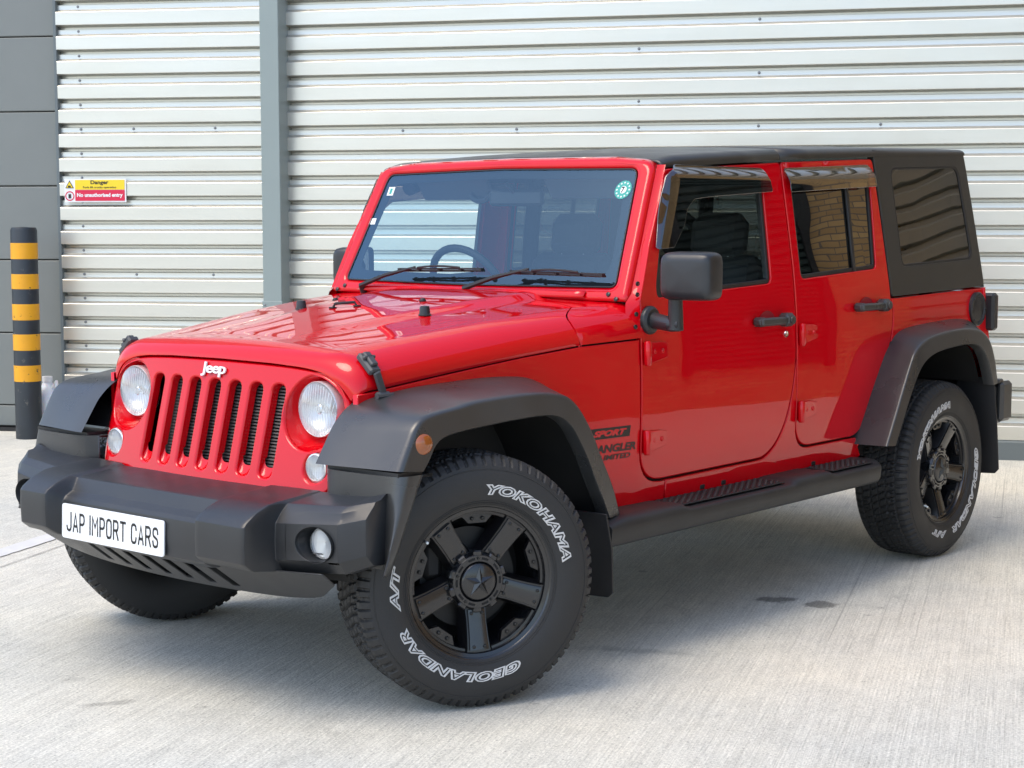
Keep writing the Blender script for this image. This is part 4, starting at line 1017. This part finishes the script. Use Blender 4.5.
# drop the faces that fall in the fog-lamp opening and refill it with a ring
fs_ = []; 
for f in q.f:
    P = [q.v[k] for k in f]; cy_ = sum(p[1] for p in P) / 4; cz_ = sum(p[2] for p in P) / 4; cx_ = sum(p[0] for p in P) / 4
    if FA - .003 <= min(abs(p[1]) for p in P) and max(abs(p[1]) for p in P) < FB + .003 and min(p[2] for p in P) > .4925 and cx_ > .58 and max(p[2] for p in P) < .625 and max(p[0] for p in P) - min(p[0] for p in P) < .0122: continue
    fs_.append(f)
q.f = fs_; q.mi = [0] * len(fs_)
bump = q.build('front_bumper', 'black_plastic', car, sharp=60, bevel=.005, bang=22)
for s_ in (1, -1):
    # face piece with the round opening
    def fm(u, v, d):
        S_ = bsecs(u); xs_ = interp(v, [S_[8][2], S_[7][2], S_[6][2], S_[5][2], S_[4][2]], [S_[8][0], S_[7][0], S_[6][0], S_[5][0], S_[4][0]])
        return (xs_ - d, u, v)
    yy_ = [.60, .65, .70, .75, .778, .786]
    ol = [(y_, bsecs(y_)[7][2]) for y_ in yy_] + [(.786, .53), (.786, .58)] + [(y_, bsecs(y_)[5][2]) for y_ in yy_[::-1]] + [(.60, .57), (.60, .53)]
    panel('lamp_surround', [(s_ * a, b) for a, b in ol], [[(s_ * FY + .070 * math.cos(2 * PI * k / 36), FZ - .004 + FR * .82 * math.sin(2 * PI * k / 36)) for k in range(36)]], fm, 'black_plastic', bump, thick=.01, r=.0015, h=.03)
    xf = bsec(FY)[6][0]
    q = MB(); q.lathe([(0.002, 1), (-.004, .97), (-.05, .86), (-.055, .001)], (0, 0, 0), (1, 0, 0), 36); q.v = [(xf + x, s_ * FY + y * .0715, FZ - .004 + z * .0525) for x, y, z in q.v]; q.build('lamp_recess', 'black_plastic', bump)
    q = MB(); q.lathe([(-.06, .047), (-.034, .047), (-.032, .045), (-.038, .042), (-.04, .03), (-.045, .001)], (xf, s_ * FY, FZ - .004), (1, 0, 0), 32); fl = q.build('fog_lamp', 'reflector', bump)
    q = MB(); q.lathe([(-.034, .045), (-.020, .039), (-.013, .024), (-.011, .001)], (xf, s_ * FY, FZ - .004), (1, 0, 0), 32); q.build('lens', 'lens', fl)
    # bumper end returning to the wheel arch + lower flare extension
    q = MB()
    e = bsecs(.85); rows = [[(p[0], .85, p[2]) for p in e]]
    rows.append([(p[0] - .012 if k > 1 else p[0], .854 if 2 < k < 9 else .850, p[2]) for k, p in enumerate(e)])
    rows.append([(min(p[0] - .07, .42), .840, p[2]) for k, p in enumerate(e)])
    q.grid(rows)
    if s_ < 0: q.mirror()
    q.build('bumper_corner', 'black_plastic', bump, sharp=50)
    # lower flare extension: curved apron from grille side to wheel arch
    q = MB(); path = [(.412, .560), (.436, .585), (.450, .61), (.458, .66), (.456, .78), (.450, .84), (.438, .878), (.408, .895), (.355, .897)]
    path = catmull(path, 4); rows = []
    for i, (x, y) in enumerate(path):
        t = i / (len(path) - 1); lean = 0; ex = sstep((t - .55) / .45) * 1.35
        rows.append([(x + (.10) * ex * (1 - k / 4) + lean * (1 - k / 4) * .3, y, .47 + (.742 - .47) * k / 4) for k in range(5)])
    q.grid(rows); q.grid([[rw_[-1] for rw_ in rows], [(min(r_[-1][0], .47) - .05, min(r_[-1][1], .90) - .01, .740) for r_ in rows]])
    if s_ < 0: q.mirror()
    q.build('flare_extension', 'flare', car, sharp=40, solid=.008)
    q = MB(); q.box((.39, s_ * .735, .746), (.10, .29, .012)); q.build('flare_gap_strip', 'trim', car)
# lower valance with slots
def vm(u, v, d):     # u = y, v = drop parameter 0..1
    a = abs(u) / .72
    return (.652 - .13 * v - .05 * a * a - d * .5, u, .448 - .110 * v + .016 * a * a + d * .8)
vo_ = rpoly([(-.735, .0, .02), (-.735, .35, .2), (-.60, .98, .3), (.60, .98, .3), (.735, .35, .2), (.735, .0, .02)], .02, .04)
vh = []
for k in range(7):
    c = -.36 + k * .105; vh.append(rpoly([(c - .022, .16, .02), (c + .020, .16, .02), (c + .040, .82, .02), (c + .004, .82, .02)], .020, .04))
panel('lower_valance', vo_, vh, vm, 'black_plastic', bump, thick=.004, r=.003, h=.05)
q = MB(); q.grid([[vm(y, v, .07) for y in (-.7, -.4, 0, .4, .7)] for v in (0, .5, .95)]); q.build('valance_backing', 'dark', bump)
# number plate
pl = empty('number_plate', (.6900, -.119, .5105), car)
pl.rotation_euler = (0, R(-2), 0)
q = MB(); q.box((.003, 0, 0), (.004, .52, .111), b=.0015); 
plo = rpoly([(-.26, -.0555, .012), (.26, -.0555, .012), (.26, .0555, .012), (-.26, .0555, .012)], .012, .1)
panel('plate_board', plo, [], lambda u, v, d: (.006 - d, u, v), 'plate', pl, thick=.005, r=.001, h=.2)
GL = {'J': ([[(0, .22), (.05, .06), (.18, 0), (.34, 0), (.46, .08), (.5, .22), (.5, 1)]], .5), 'A': ([[(0, 0), (.27, 1), (.54, 0)], [(.08, .28), (.46, .28)]], .54), 'P': ([[(0, 0), (0, 1), (.34, 1), (.48, .92), (.52, .78), (.52, .66), (.48, .52), (.34, .44), (0, .44)]], .52),
    'I': ([[(.0, 0), (.0, 1)]], .0), 'M': ([[(0, 0), (0, 1), (.32, .42), (.64, 1), (.64, 0)]], .64), 'O': ([[(.16, 0), (.04, .08), (0, .24), (0, .76), (.04, .92), (.16, 1), (.38, 1), (.5, .92), (.54, .76), (.54, .24), (.5, .08), (.38, 0), (.15, 0)]], .54),
    'R': ([[(0, 0), (0, 1), (.36, 1), (.49, .93), (.52, .80), (.52, .68), (.48, .55), (.36, .48), (0, .48)], [(.30, .48), (.54, 0)]], .54), 'T': ([[(0, 1), (.56, 1)], [(.28, 1), (.28, 0)]], .56), 'C': ([[(.54, .74), (.5, .92), (.38, 1), (.16, 1), (.04, .92), (0, .76), (0, .24), (.04, .08), (.16, 0), (.38, 0), (.5, .08), (.54, .26)]], .54),
    'S': ([[(.54, .74), (.5, .92), (.38, 1), (.17, 1), (.05, .93), (.01, .80), (.01, .70), (.07, .58), (.46, .42), (.53, .30), (.53, .20), (.49, .07), (.37, 0), (.16, 0), (.04, .08), (0, .26)]], .54)}
def stroke_text(body, st=.15, gap=.30, spc=.45):
    V, F = [], []; x0 = 0
    for ch in body:
        if ch == ' ': x0 += spc; continue
        lines, wd = GL[ch]
        for L in lines:
            n = len(L); k0 = len(V)
            for i, p in enumerate(L):
                a = Vector(L[max(i - 1, 0)]); b = Vector(L[min(i + 1, n - 1)]); c = Vector(p)
                d1 = (c - a).normalized() if i else (b - c).normalized(); d2 = (b - c).normalized() if i < n - 1 else d1
                m_ = (Vector((-d1.y, d1.x)) + Vector((-d2.y, d2.x))); m_.normalize(); k = min(1.6, 1 / max(.3, m_.dot(Vector((-d1.y, d1.x)))))
                ext = d1 * (-(st / 2) if i == 0 else (st / 2 if i == n - 1 else 0)) * (1 if ch not in 'A' else .6)
                if i == 0: ext = d2 * (-(st / 2)) * .9
                for s_ in (1, -1): q_ = c + m_ * k * s_ * st / 2 + ext; V.append((x0 + q_.x, q_.y, 0))
            for i in range(n - 1): F.append((k0 + 2 * i, k0 + 2 * i + 1, k0 + 2 * i + 3, k0 + 2 * i + 2))
        x0 += wd + gap
    return V, F
V, F = stroke_text('JAP IMPORT CARS'); V = fit_text(V, .470, .068)
q = MB(); q.add([(.0068, x, z) for x, z, _ in V], F); q.build('lettering', 'plate_black', pl, fixn=False)
q = MB(); q.box((-.002, 0, 0), (.014, .50, .10), b=.004); q.build('plate_holder', 'trim', pl)

# ---------------- decals
def decal(body, x0, x1, zc, h_, material, bold=.004, shear=.3, name='lettering', off=.0012):
    V, F = text_mesh(body, .1, bold, shear); V = fit_text(V, abs(x1 - x0), h_)
    q = MB(); xc = (x0 + x1) / 2; q.add([(xc - x, by(xc - x, z + zc) + off, z + zc) for x, z, _ in V], F); return q.build(name, material, car, fixn=False)
q = MB(); nn_ = 10
q.grid([[(x + sh, by(x, z) + .0008, z) for x in [-.610 - .200 * k / nn_ for k in range(nn_ + 1)]] for z, sh in ((.732, 0.006), (.769, -.0))])
q.build('sport_decal', 'decal', car, fixn=False)
decal('SPORT', -.628, -.790, .7505, .022, 'red', .006, .35, off=.0018)
decal('WRANGLER', -.570, -.838, .697, .028, 'decal', .004, .2)
decal('UNLIMITED', -.600, -.812, .666, .018, 'decal', .003, .2)

# ---------------- wipers
for p0, p1, p2, p3 in (((-.823, -.535, 1.205), (-.838, -.245, 1.287), (-.832, -.33, 1.274), (-.834, .098, 1.282)), ((-.805, .023, 1.208), (-.845, .311, 1.290), (-.836, .230, 1.276), (-.852, .642, 1.272))):
    q = MB(); q.lathe([(-.02, .014), (.012, .013), (.016, .006), (.017, .001)], p0, (.4, 0, 1), 12)
    p0 = Vector(p0); p1 = Vector(p1); p2 = Vector(p2) + Vector((.016, 0, .008)); p3 = Vector(p3) + Vector((.016, 0, .008))
    q.tube([p0 + Vector((.012, 0, .012)), p0.lerp(p1, .5) + Vector((.03, 0, .014)), p1 + Vector((.022, 0, .006))], [.011, .009, .005], 6)
    wa = q.build('wiper', 'trim', car)
    q = MB(); n = 10
    q.tube([p2.lerp(p3, k / n) + Vector((-.006, 0, -.004)) for k in range(n + 1)], .0045, 6)
    q.tube([p2.lerp(p3, .02 + .96 * k / n) + Vector((.006 + .006 * math.sin(PI * k / n), 0, .004)) for k in range(n + 1)], .003, 6)
    q.tube([p2.lerp(p3, .25 + .5 * k / n) + Vector((.012 + .010 * math.sin(PI * k / n), 0, .008 + .006 * math.sin(PI * k / n))) for k in range(n + 1)], .004, 6)
    for t in (.02, .25, .5, .75, .98): a = p2.lerp(p3, t); q.box(tuple(a + Vector((.002, 0, 0))), (.018, .012, .012))
    q.build('wiper_blade', 'trim', wa)

# ---------------- stickers on the glass
def onws(y, z, o_=.004): p = ws(y, z, -o_ + .010); return p
q = MB(); n = 32; q.add([onws(.580 + .034 * math.cos(2 * PI * k / n), 1.578 + .033 * math.sin(2 * PI * k / n), .001) for k in range(n)], [tuple(range(n))]); stk = q.build('inspection_sticker', 'sticker_green', wf, fixn=False)
q = MB(); 
for k in range(12):
    a = 2 * PI * k / 12; q.lathe([(0, .0035), (.0006, .001)], onws(.580 + .026 * math.cos(a), 1.578 + .025 * math.sin(a), .0015), (1, 0, .49), 8)
q.lathe([(0, .015), (.0005, .001)], onws(.58, 1.578, .0015), (1, 0, .49), 20); q.build('sticker_print', 'sticker_white', stk)
V, F = text_mesh('7', .03, .0012); V = fit_text(V, .013, .022); q = MB(); q.add([onws(.58 + x, 1.578 + z, .0026) for x, z, _ in V], F); q.build('sticker_number', 'sign_black', stk, fixn=False)
for yy, zz, w_, h_, mt in ((-.578, 1.586, .018, .017, 'sticker_white'), (-.628, 1.466, .018, .012, 'sticker_white')):
    q = MB(); q.add([onws(yy + a * w_, zz + b * h_, .001) for a, b in ((-1, -1), (1, -1), (1, 1), (-1, 1))], [(0, 1, 2, 3)]); s0 = q.build('window_sticker', mt, wf, fixn=False)
q = MB(); q.add([onws(-.578 + a * .007, 1.586 + b * .011, .0016) for a, b in ((-1, -1), (1, -1), (1, 1), (-1, 1))], [(0, 1, 2, 3)]); q.build('sticker_mark', 'sticker_green', wf, fixn=False)

# ---------------- interior
q = MB(); q.box((-2.1, 0, .50), (2.9, 1.40, .05)); q.build('floor_pan', 'under', car)
q = MB(); rows = [[(x, y, z) for y in (-.73, -.4, 0, .4, .73)] for x, z in ((-.86, 1.15), (-.95, 1.205), (-1.08, 1.21), (-1.14, 1.17), (-1.16, .95), (-1.10, .75))]
q.grid(rows); dsh = q.build('dashboard', 'dash', car, solid=.03, bevel=.01)
q = MB()
for yy in (-.12, .12): q.box((-1.14, yy, 1.05), (.05, .2, .1), b=.01)
q.box((-1.15, .0, .86), (.06, .3, .2), b=.02); q.build('centre_console', 'grey_plastic', dsh)
q = MB(); cR = Vector((-1.32, -.42, 1.195)); ax = Vector((.88, 0, -.47)).normalized(); e1 = Vector((0, 1, 0)); e2 = ax.cross(e1)
q.tube([cR + (e1 * math.cos(2 * PI * k / 36) + e2 * math.sin(2 * PI * k / 36)) * .185 for k in range(37)], .016, 10, cap=False)
q.lathe([(-.02, .001), (-.02, .06), (.02, .07), (.03, .03)], cR, tuple(ax), 20)
for a in (0, PI, -PI / 2 * 1.0): q.tube([cR, cR + (e1 * math.cos(a) - e2 * abs(math.sin(a))) * .18], .016, 8)
q.tube([cR, cR + ax * .2], .035, 10); q.build('steering_wheel', 'dash', car)
for sy in (.37, -.37):
    se = empty('seat', (-1.62, sy, .55), car)
    q = MB(); q.box((0.03, 0, .28), (.50, .48, .16), Matrix.Rotation(R(-6), 3, 'Y'), b=.05); q.build('seat_cushion', 'cloth', se, bevel=.02)
    q = MB(); q.box((-.27, 0, .50), (.14, .46, .58), Matrix.Rotation(R(-14), 3, 'Y'), b=.055, taper=.9); q.build('seat_back', 'cloth', se, bevel=.02)
    q = MB(); q.box((-.345, 0, .855), (.11, .27, .19), Matrix.Rotation(R(-8), 3, 'Y'), b=.045); q.build('headrest', 'cloth', se, bevel=.02)
    q = MB(); 
    for d in (-.06, .06): q.tube([(-.34, d, .88), (-.31, d, .70)], .007, 8)
    q.build('headrest_post', 'steel', se)
    q = MB(); q.box((0, 0, .06), (.3, .36, .3)); q.build('seat_base', 'dark', se)
q = MB(); q.box((-2.42, 0, .80), (.48, 1.16, .16), b=.05); q.box((-2.68, 0, 1.04), (.14, 1.16, .52), Matrix.Rotation(R(-12), 3, 'Y'), b=.05); rs = q.build('rear_seat', 'cloth', car, bevel=.02)
for sy in (.36, -.36):
    q = MB(); q.box((-2.76, sy, 1.36), (.10, .24, .13), b=.04); q.build('headrest', 'cloth', rs, bevel=.015)
# padded sport bars
q = MB()
for sy in (.60, -.60):
    q.tube([(-1.14, sy * .98, 1.60), (-1.3, sy, 1.645), (-1.9, sy, 1.665), (-2.7, sy, 1.665), (-3.2, sy, 1.45), (-3.35, sy, 1.1)], .032, 10)
    q.tube([(-1.97, sy, 1.66), (-1.99, sy * 1.08, 1.4), (-2.0, sy * 1.12, 1.15), (-2.0, sy * 1.14, .9)], .036, 10)
q.tube([(-1.95, -.60, 1.655), (-1.95, .60, 1.655)], .034, 10); q.tube([(-2.7, -.60, 1.66), (-2.7, .60, 1.66)], .034, 10)
q.build('roll_bar', 'cloth', car)
q = MB(); q.grid([[(x, y, 1.675) for y in (-.62, 0, .62)] for x in (-1.12, -1.9)]); q.build('headliner', 'grey_plastic', car)
q = MB(); q.box((-1.10, .02, 1.555), (.03, .22, .065), Matrix.Rotation(R(20), 3, 'Z'), b=.012); q.tube([(-1.10, .02, 1.56), (-1.06, .0, 1.61)], .008, 8); rm = q.build('rear_view_mirror', 'trim', car)
q = MB()
for s_ in (1, -1): q.box((-1.135, s_ * .33, 1.60), (.02, .38, .12), Matrix.Rotation(R(35), 3, 'Y'), b=.008)
q.build('sun_visor', 'grey_plastic', car)
q = MB(); q.tube([(-1.14, -.20 + .05 * math.cos(a), 1.575 + .03 * math.sin(a)) for a in [PI + k * PI / 10 for k in range(11)]], .012, 8); q.tube([(-1.16, -.24, 1.60), (-1.18, -.06, 1.60)], .011, 8); q.build('grab_handle', 'dash', car)

# ---------------- chassis
q = MB()
q.box((-1.5, 0, .44), (3.4, .9, .09)); q.box((.35, 0, .50), (.2, .9, .2))
q.tube([(0, -.70, .385), (0, .70, .385)], .045, 12); q.tube([(-2.947, -.75, .385), (-2.947, .75, .385)], .05, 12)
q.lathe([(-.12, .03), (-.08, .11), (.08, .11), (.12, .03)], (-2.947, 0, .385), (0, 1, 0), 20); q.lathe([(-.1, .03), (-.07, .10), (.07, .10), (.1, .03)], (0, .2, .385), (0, 1, 0), 20)
q.box((-2.6, .2, .44), (.8, .3, .16), b=.03)
for s_ in (1, -1):
    q.tube([(0, s_ * .42, .40), (0, s_ * .42, .80)], .05, 12); q.tube([(-2.9, s_ * .45, .40), (-3.0, s_ * .45, .80)], .03, 12); q.box((-.15, s_ * .50, .62), (.7, .06, .36))
q.tube([(.10, -.65, .37), (.10, .62, .40)], .018, 10)
q.build('chassis', 'under', car)
q = MB(); q.tube([(-2.6, .30, .36), (-3.0, .34, .36), (-3.3, .34, .36)], .07, 14); q.build('exhaust_silencer', 'steel', car)

# ================================================================== WHEELS
def tyre_mesh():
    n = 512; q = MB()
    prof = [(-.105, .222), (-.118, .235), (-.130, .262), (-.134, .295), (-.132, .330), (-.124, .356)]
    def blk(y, th, rho):     # tread pattern 0/1
        a = abs(y); s_ = 1 if y > 0 else -1
        N_ = 76; ph = th / (2 * PI) * N_
        if a > .082:       # shoulder lugs
            f = (ph + (.25 if s_ > 0 else .75)) % 1; wide = .74 if int(ph + (.25 if s_ > 0 else .75)) % 2 else .66
            return 1 if f < wide else 0
        if .074 < a <= .082: return 0
        if a > .038:
            f = (ph + .5 + (a - .04) * 9 * s_) % 1; return 0 if (f > .80 or (abs((ph * 2 + .3) % 1 - .5) < .09 and a > .055)) else 1
        if .029 < a <= .038: return 0 if (ph * 1 + (.0 if s_ > 0 else .5)) % 1 < .6 or a > .033 else 1
        f = (ph + y * 16) % 1; return 0 if f > .78 or abs(y) < .004 else 1
    rows = [[(a, r_) for _ in range(n + 1)] for a, r_ in prof]
    ysr = [-.122, -.119, -.113, -.108] + [-.103 + .206 * k / 44 for k in range(45)] + [.108, .113, .119, .122]
    for y in ysr:
        row = []
        a = abs(y)
        r_out = .3865 - max(0, a - .06) ** 2 * 3.0 - (max(0, a - .103) * .75)
        for i in range(n + 1):
            th = 2 * PI * i / n
            r_in = r_out - .0080 if a < .112 else r_out - .004
            row.append((y - (0 if blk(y, th, 0) or a < .104 else math.copysign(.003, y)), r_out if blk(y, th, 0) else r_in))
        rows.append(row)
    rows += [[(-a, r_) for _ in range(n + 1)] for a, r_ in prof[::-1]]
    # circumferential moulding lines on the outer sidewall
    full = []
    for row in rows:
        full.append([(-math.cos(2 * PI * i / n) * row[i][1], row[i][0], math.sin(2 * PI * i / n) * row[i][1]) for i in range(n + 1)])
    q.grid(full)
    return q
def warp(V, phi0, r0, ysurf):
    """text x -> clockwise angle, y -> radius; seen from outside"""
    out = []
    for x, y, z in V:
        a = phi0 - x / (r0 + .02); rr2 = r0 + y; out.append((-math.cos(a) * rr2, ysurf(rr2) + z, math.sin(a) * rr2))
    return out
def ysw(r_): return interp(r_, [.235, .262, .295, .330, .356], [.118, .130, .134, .132, .124]) + .0008
def letters():
    q = MB()
    for body, a0, a1, hgt in (('YOKOHAMA', R(88), R(9), .033), ('GEOLANDAR', R(-64), R(-156), .031), ('A/T', R(-167), R(-196), .031)):
        V, F = text_mesh(body, .1, .004, .25, outline=.0017 / .34, space=1.12); L = (a0 - a1) * (.268 + .02)
        zs_ = .34
        x0 = min(v[0] for v in V); x1 = max(v[0] for v in V); y0 = min(v[1] for v in V); y1 = max(v[1] for v in V)
        V = [((v[0] - x0) * L / (x1 - x0), (v[1] - y0) * hgt / (y1 - y0), v[2] * .3) for v in V]
        q.add(warp(V, a0, .268, ysw), F)
    return q
def rim_parts():
    A = MB()   # barrel + lip + spokes
    A.lathe([(.100, .222), (.112, .229), (.117, .233), (.118, .236), (.114, .2375), (.108, .236), (.104, .233)], axis=(0, 1, 0), n=96)
    A.lathe([(.113, .229), (.109, .218), (.098, .214), (.085, .213), (.06, .208), (.0, .200), (-.09, .198), (-.10, .226)], axis=(0, 1, 0), n=96)
    for k in range(10):
        pass
    spk = MB(); plates = MB(); bolts = MB(); brk = MB()
    for k in range(5):
        a = R(-90 + 72 * k); ex = Vector((-math.cos(a), 0, math.sin(a))); et = Vector((math.sin(a), 0, math.cos(a))); ey = Vector((0, 1, 0))
        # broad tapered spoke with raised flat plate
        def pt(r_, t, y): return tuple(ex * r_ + et * t + ey * y)
        sec = [(.075, .034, .070, .045), (.12, .032, .080, .035), (.17, .034, .092, .040), (.205, .037, .100, .06), (.216, .040, .102, .08)]
        rows = []
        for r_, wv, yf, yb_ in sec:
            rows.append([pt(r_, -wv - .012, yb_), pt(r_, -wv, yf), pt(r_, wv, yf), pt(r_, wv + .012, yb_)])
        spk.grid(rows)
        prow = []
        for r_, wv, yf in ((.088, .027, .081), (.12, .027, .0875), (.165, .028, .098), (.207, .031, .1075)):
            prow.append([pt(r_, -wv - .002, yf - .012), pt(r_, -wv, yf - .001), pt(r_, -wv + .003, yf), pt(r_, wv - .003, yf), pt(r_, wv, yf - .001), pt(r_, wv + .002, yf - .012)])
        plates.grid(prow); plates.add(prow[0], [tuple(range(6))]); plates.add(prow[-1], [tuple(range(6))])
        for r_, y_ in ((.099, .0835), (.197, .1052)):
            for t in (-.018, .018): bolts.lathe([(0, .0052), (.004, .0048), (.0055, .003), (.0056, .001)], pt(r_, t, y_), (0, 1, 0), 8)
        # inner bracket between spokes with two bolts
        b_ = a + R(36); ex2 = Vector((-math.cos(b_), 0, math.sin(b_))); et2 = Vector((math.sin(b_), 0, math.cos(b_)))
        def p2(r_, t, y): return tuple(ex2 * r_ + et2 * t + ey * y)
        o1 = [(.213, -.055), (.208, .055), (.190, .036), (.180, .030), (.180, -.030), (.190, -.036)]
        o1 = [(math.sqrt(max(0, .212 ** 2 - .055 ** 2)), -.055), (.212, -.02), (.212, .02), (math.sqrt(.212 ** 2 - .055 ** 2), .055), (.186, .036), (.178, .028), (.178, -.028), (.186, -.036)]
        nn2 = len(o1); brk.add([p2(r_, t, y) for y in (.070, .088) for r_, t in o1], [tuple(range(nn2)), tuple(range(nn2, 2 * nn2))] + [(i, (i + 1) % nn2, nn2 + (i + 1) % nn2, nn2 + i) for i in range(nn2)])
        for t in (-.017, .017): bolts.lathe([(0, .0065), (.005, .006), (.007, .004), (.0071, .001)], p2(.192, t, .088), (0, 1, 0), 8)
        # arc ledge along the rim
        rows = []
        for j in range(9):
            c_ = a + R(12) + R(48) * j / 8; e_ = Vector((-math.cos(c_), 0, math.sin(c_)))
            rows.append([tuple(e_ * .216 + ey * .098), tuple(e_ * .207 + ey * .096), tuple(e_ * .205 + ey * .088)])
        brk.grid(rows)
    hub = MB()
    hub.lathe([(.045, .090), (.078, .088), (.094, .084), (.098, .080), (.098, .062), (.094, .059), (.090, .058)], axis=(0, 1, 0), n=60)
    for k in range(10):
        a = 2 * PI * (k + .5) / 10; e_ = Vector((-math.cos(a), 0, math.sin(a))); t_ = Vector((math.sin(a), 0, math.cos(a)))
        Rm = Matrix((e_, t_, Vector((0, 1, 0)))).transposed(); hub.box(tuple(e_ * .086 + Vector((0, .088, 0))), (.018, .028, .018), Rm, b=.004)
        if k % 2 == 0: bolts.lathe([(0, .005), (.005, .004), (.0052, .001)], tuple(e_ * .071 + Vector((0, .098, 0))), (0, 1, 0), 8)
    slots_ = MB()
    for k in range(10):
        a = 2 * PI * k / 10; rows = []
        for j in range(4):
            c_ = a + R(-9) + R(18) * j / 3; e_ = Vector((-math.cos(c_), 0, math.sin(c_))); rows.append([tuple(e_ * .0675 + Vector((0, .0985, 0))), tuple(e_ * .0745 + Vector((0, .0985, 0)))])
        slots_.grid(rows)
    cap = MB(); cap.lathe([(.085, .058), (.096, .0575), (.101, .055), (.104, .050), (.105, .001)], axis=(0, 1, 0), n=48)
    star = MB(); vs = [(0, .118, 0)]
    for k in range(10):
        a = PI / 2 + 2 * PI * k / 10; r_ = .048 if k % 2 == 0 else .0175; vs.append((-math.cos(a) * r_, .1052, math.sin(a) * r_))
    star.add(vs, [(0, 1 + k, 1 + (k + 1) % 10) for k in range(10)])
    disc = MB(); disc.lathe([(.01, .06), (.01, .155), (-.012, .155), (-.012, .06)], axis=(0, 1, 0), n=48)
    cal = MB(); cal.box((.12, .0, .06), (.07, .07, .12), b=.02)
    back = MB(); back.lathe([(-.06, .001), (-.06, .199)], axis=(0, 1, 0), n=48)
    back.lathe([(-.10, .05), (.05, .055), (.05, .001)], axis=(0, 1, 0), n=24)
    return [('rim', A, 'rim', 40), ('spoke', spk, 'rim_matt', 30), ('spoke_plate', plates, 'rim', 30), ('wheel_bolt', bolts, 'bolt', 40), ('rim_bracket', brk, 'rim_matt', 30), ('hub', hub, 'rim', 35), ('hub_slot', slots_, 'dark', 30), ('centre_cap', cap, 'rim', 40), ('star_emblem', star, 'rim', 10), ('brake_disc', disc, 'disc_dark', 40), ('brake_caliper', cal, 'under', 40), ('wheel_back', back, 'dark', 40)]
wheel = empty('wheel', (0, 0, 0), car)
tyre = tyre_mesh().build('tyre', 'rubber', wheel, sharp=35)
q = MB()
for r_ in (.243, .249, .345): q.lathe([(ysw(r_) - .002, r_ - .002), (ysw(r_) + .0008, r_ - .0008), (ysw(r_) + .0008, r_ + .0008), (ysw(r_) - .002, r_ + .002)], axis=(0, 1, 0), n=128)
q.build('sidewall_ridge', 'rubber', wheel)
letters().build('lettering', 'white_letter', wheel)
for nm, mb, mt, sh in rim_parts(): mb.build(nm, mt, wheel, sharp=sh)
q = MB(); q.tube([(.172, .11, .135), (.176, .128, .137)], .004, 8); q.build('valve', 'sticker_white', wheel)
kids = list(wheel.children)
HC = .3865
def place(w_, c, rotz, spin): w_.matrix_local = Matrix.Translation(c) @ Matrix.Rotation(rotz, 4, 'Z') @ Matrix.Rotation(spin, 4, 'Y')
st_ = R(-30); nL = Vector((math.cos(R(65)), math.sin(R(65)), 0))
face = .115
place(wheel, Vector((.1106, .9013, HC)) - nL * face, R(-25), 0)
for c, rz_, sp_ in ((Vector((-.1106, -.9013, HC)) + nL * face, R(155), 1.9), (Vector((-2.952, .897 - face, HC)), 0, R(78)), (Vector((-2.952, -.897 + face, HC)), R(180), .7)):
    w2 = wheel.copy(); COL.objects.link(w2); w2.parent = car
    for k in kids:
        c2 = k.copy(); COL.objects.link(c2); c2.parent = w2
    place(w2, c, rz_, sp_)
bpy.context.view_layer.update()
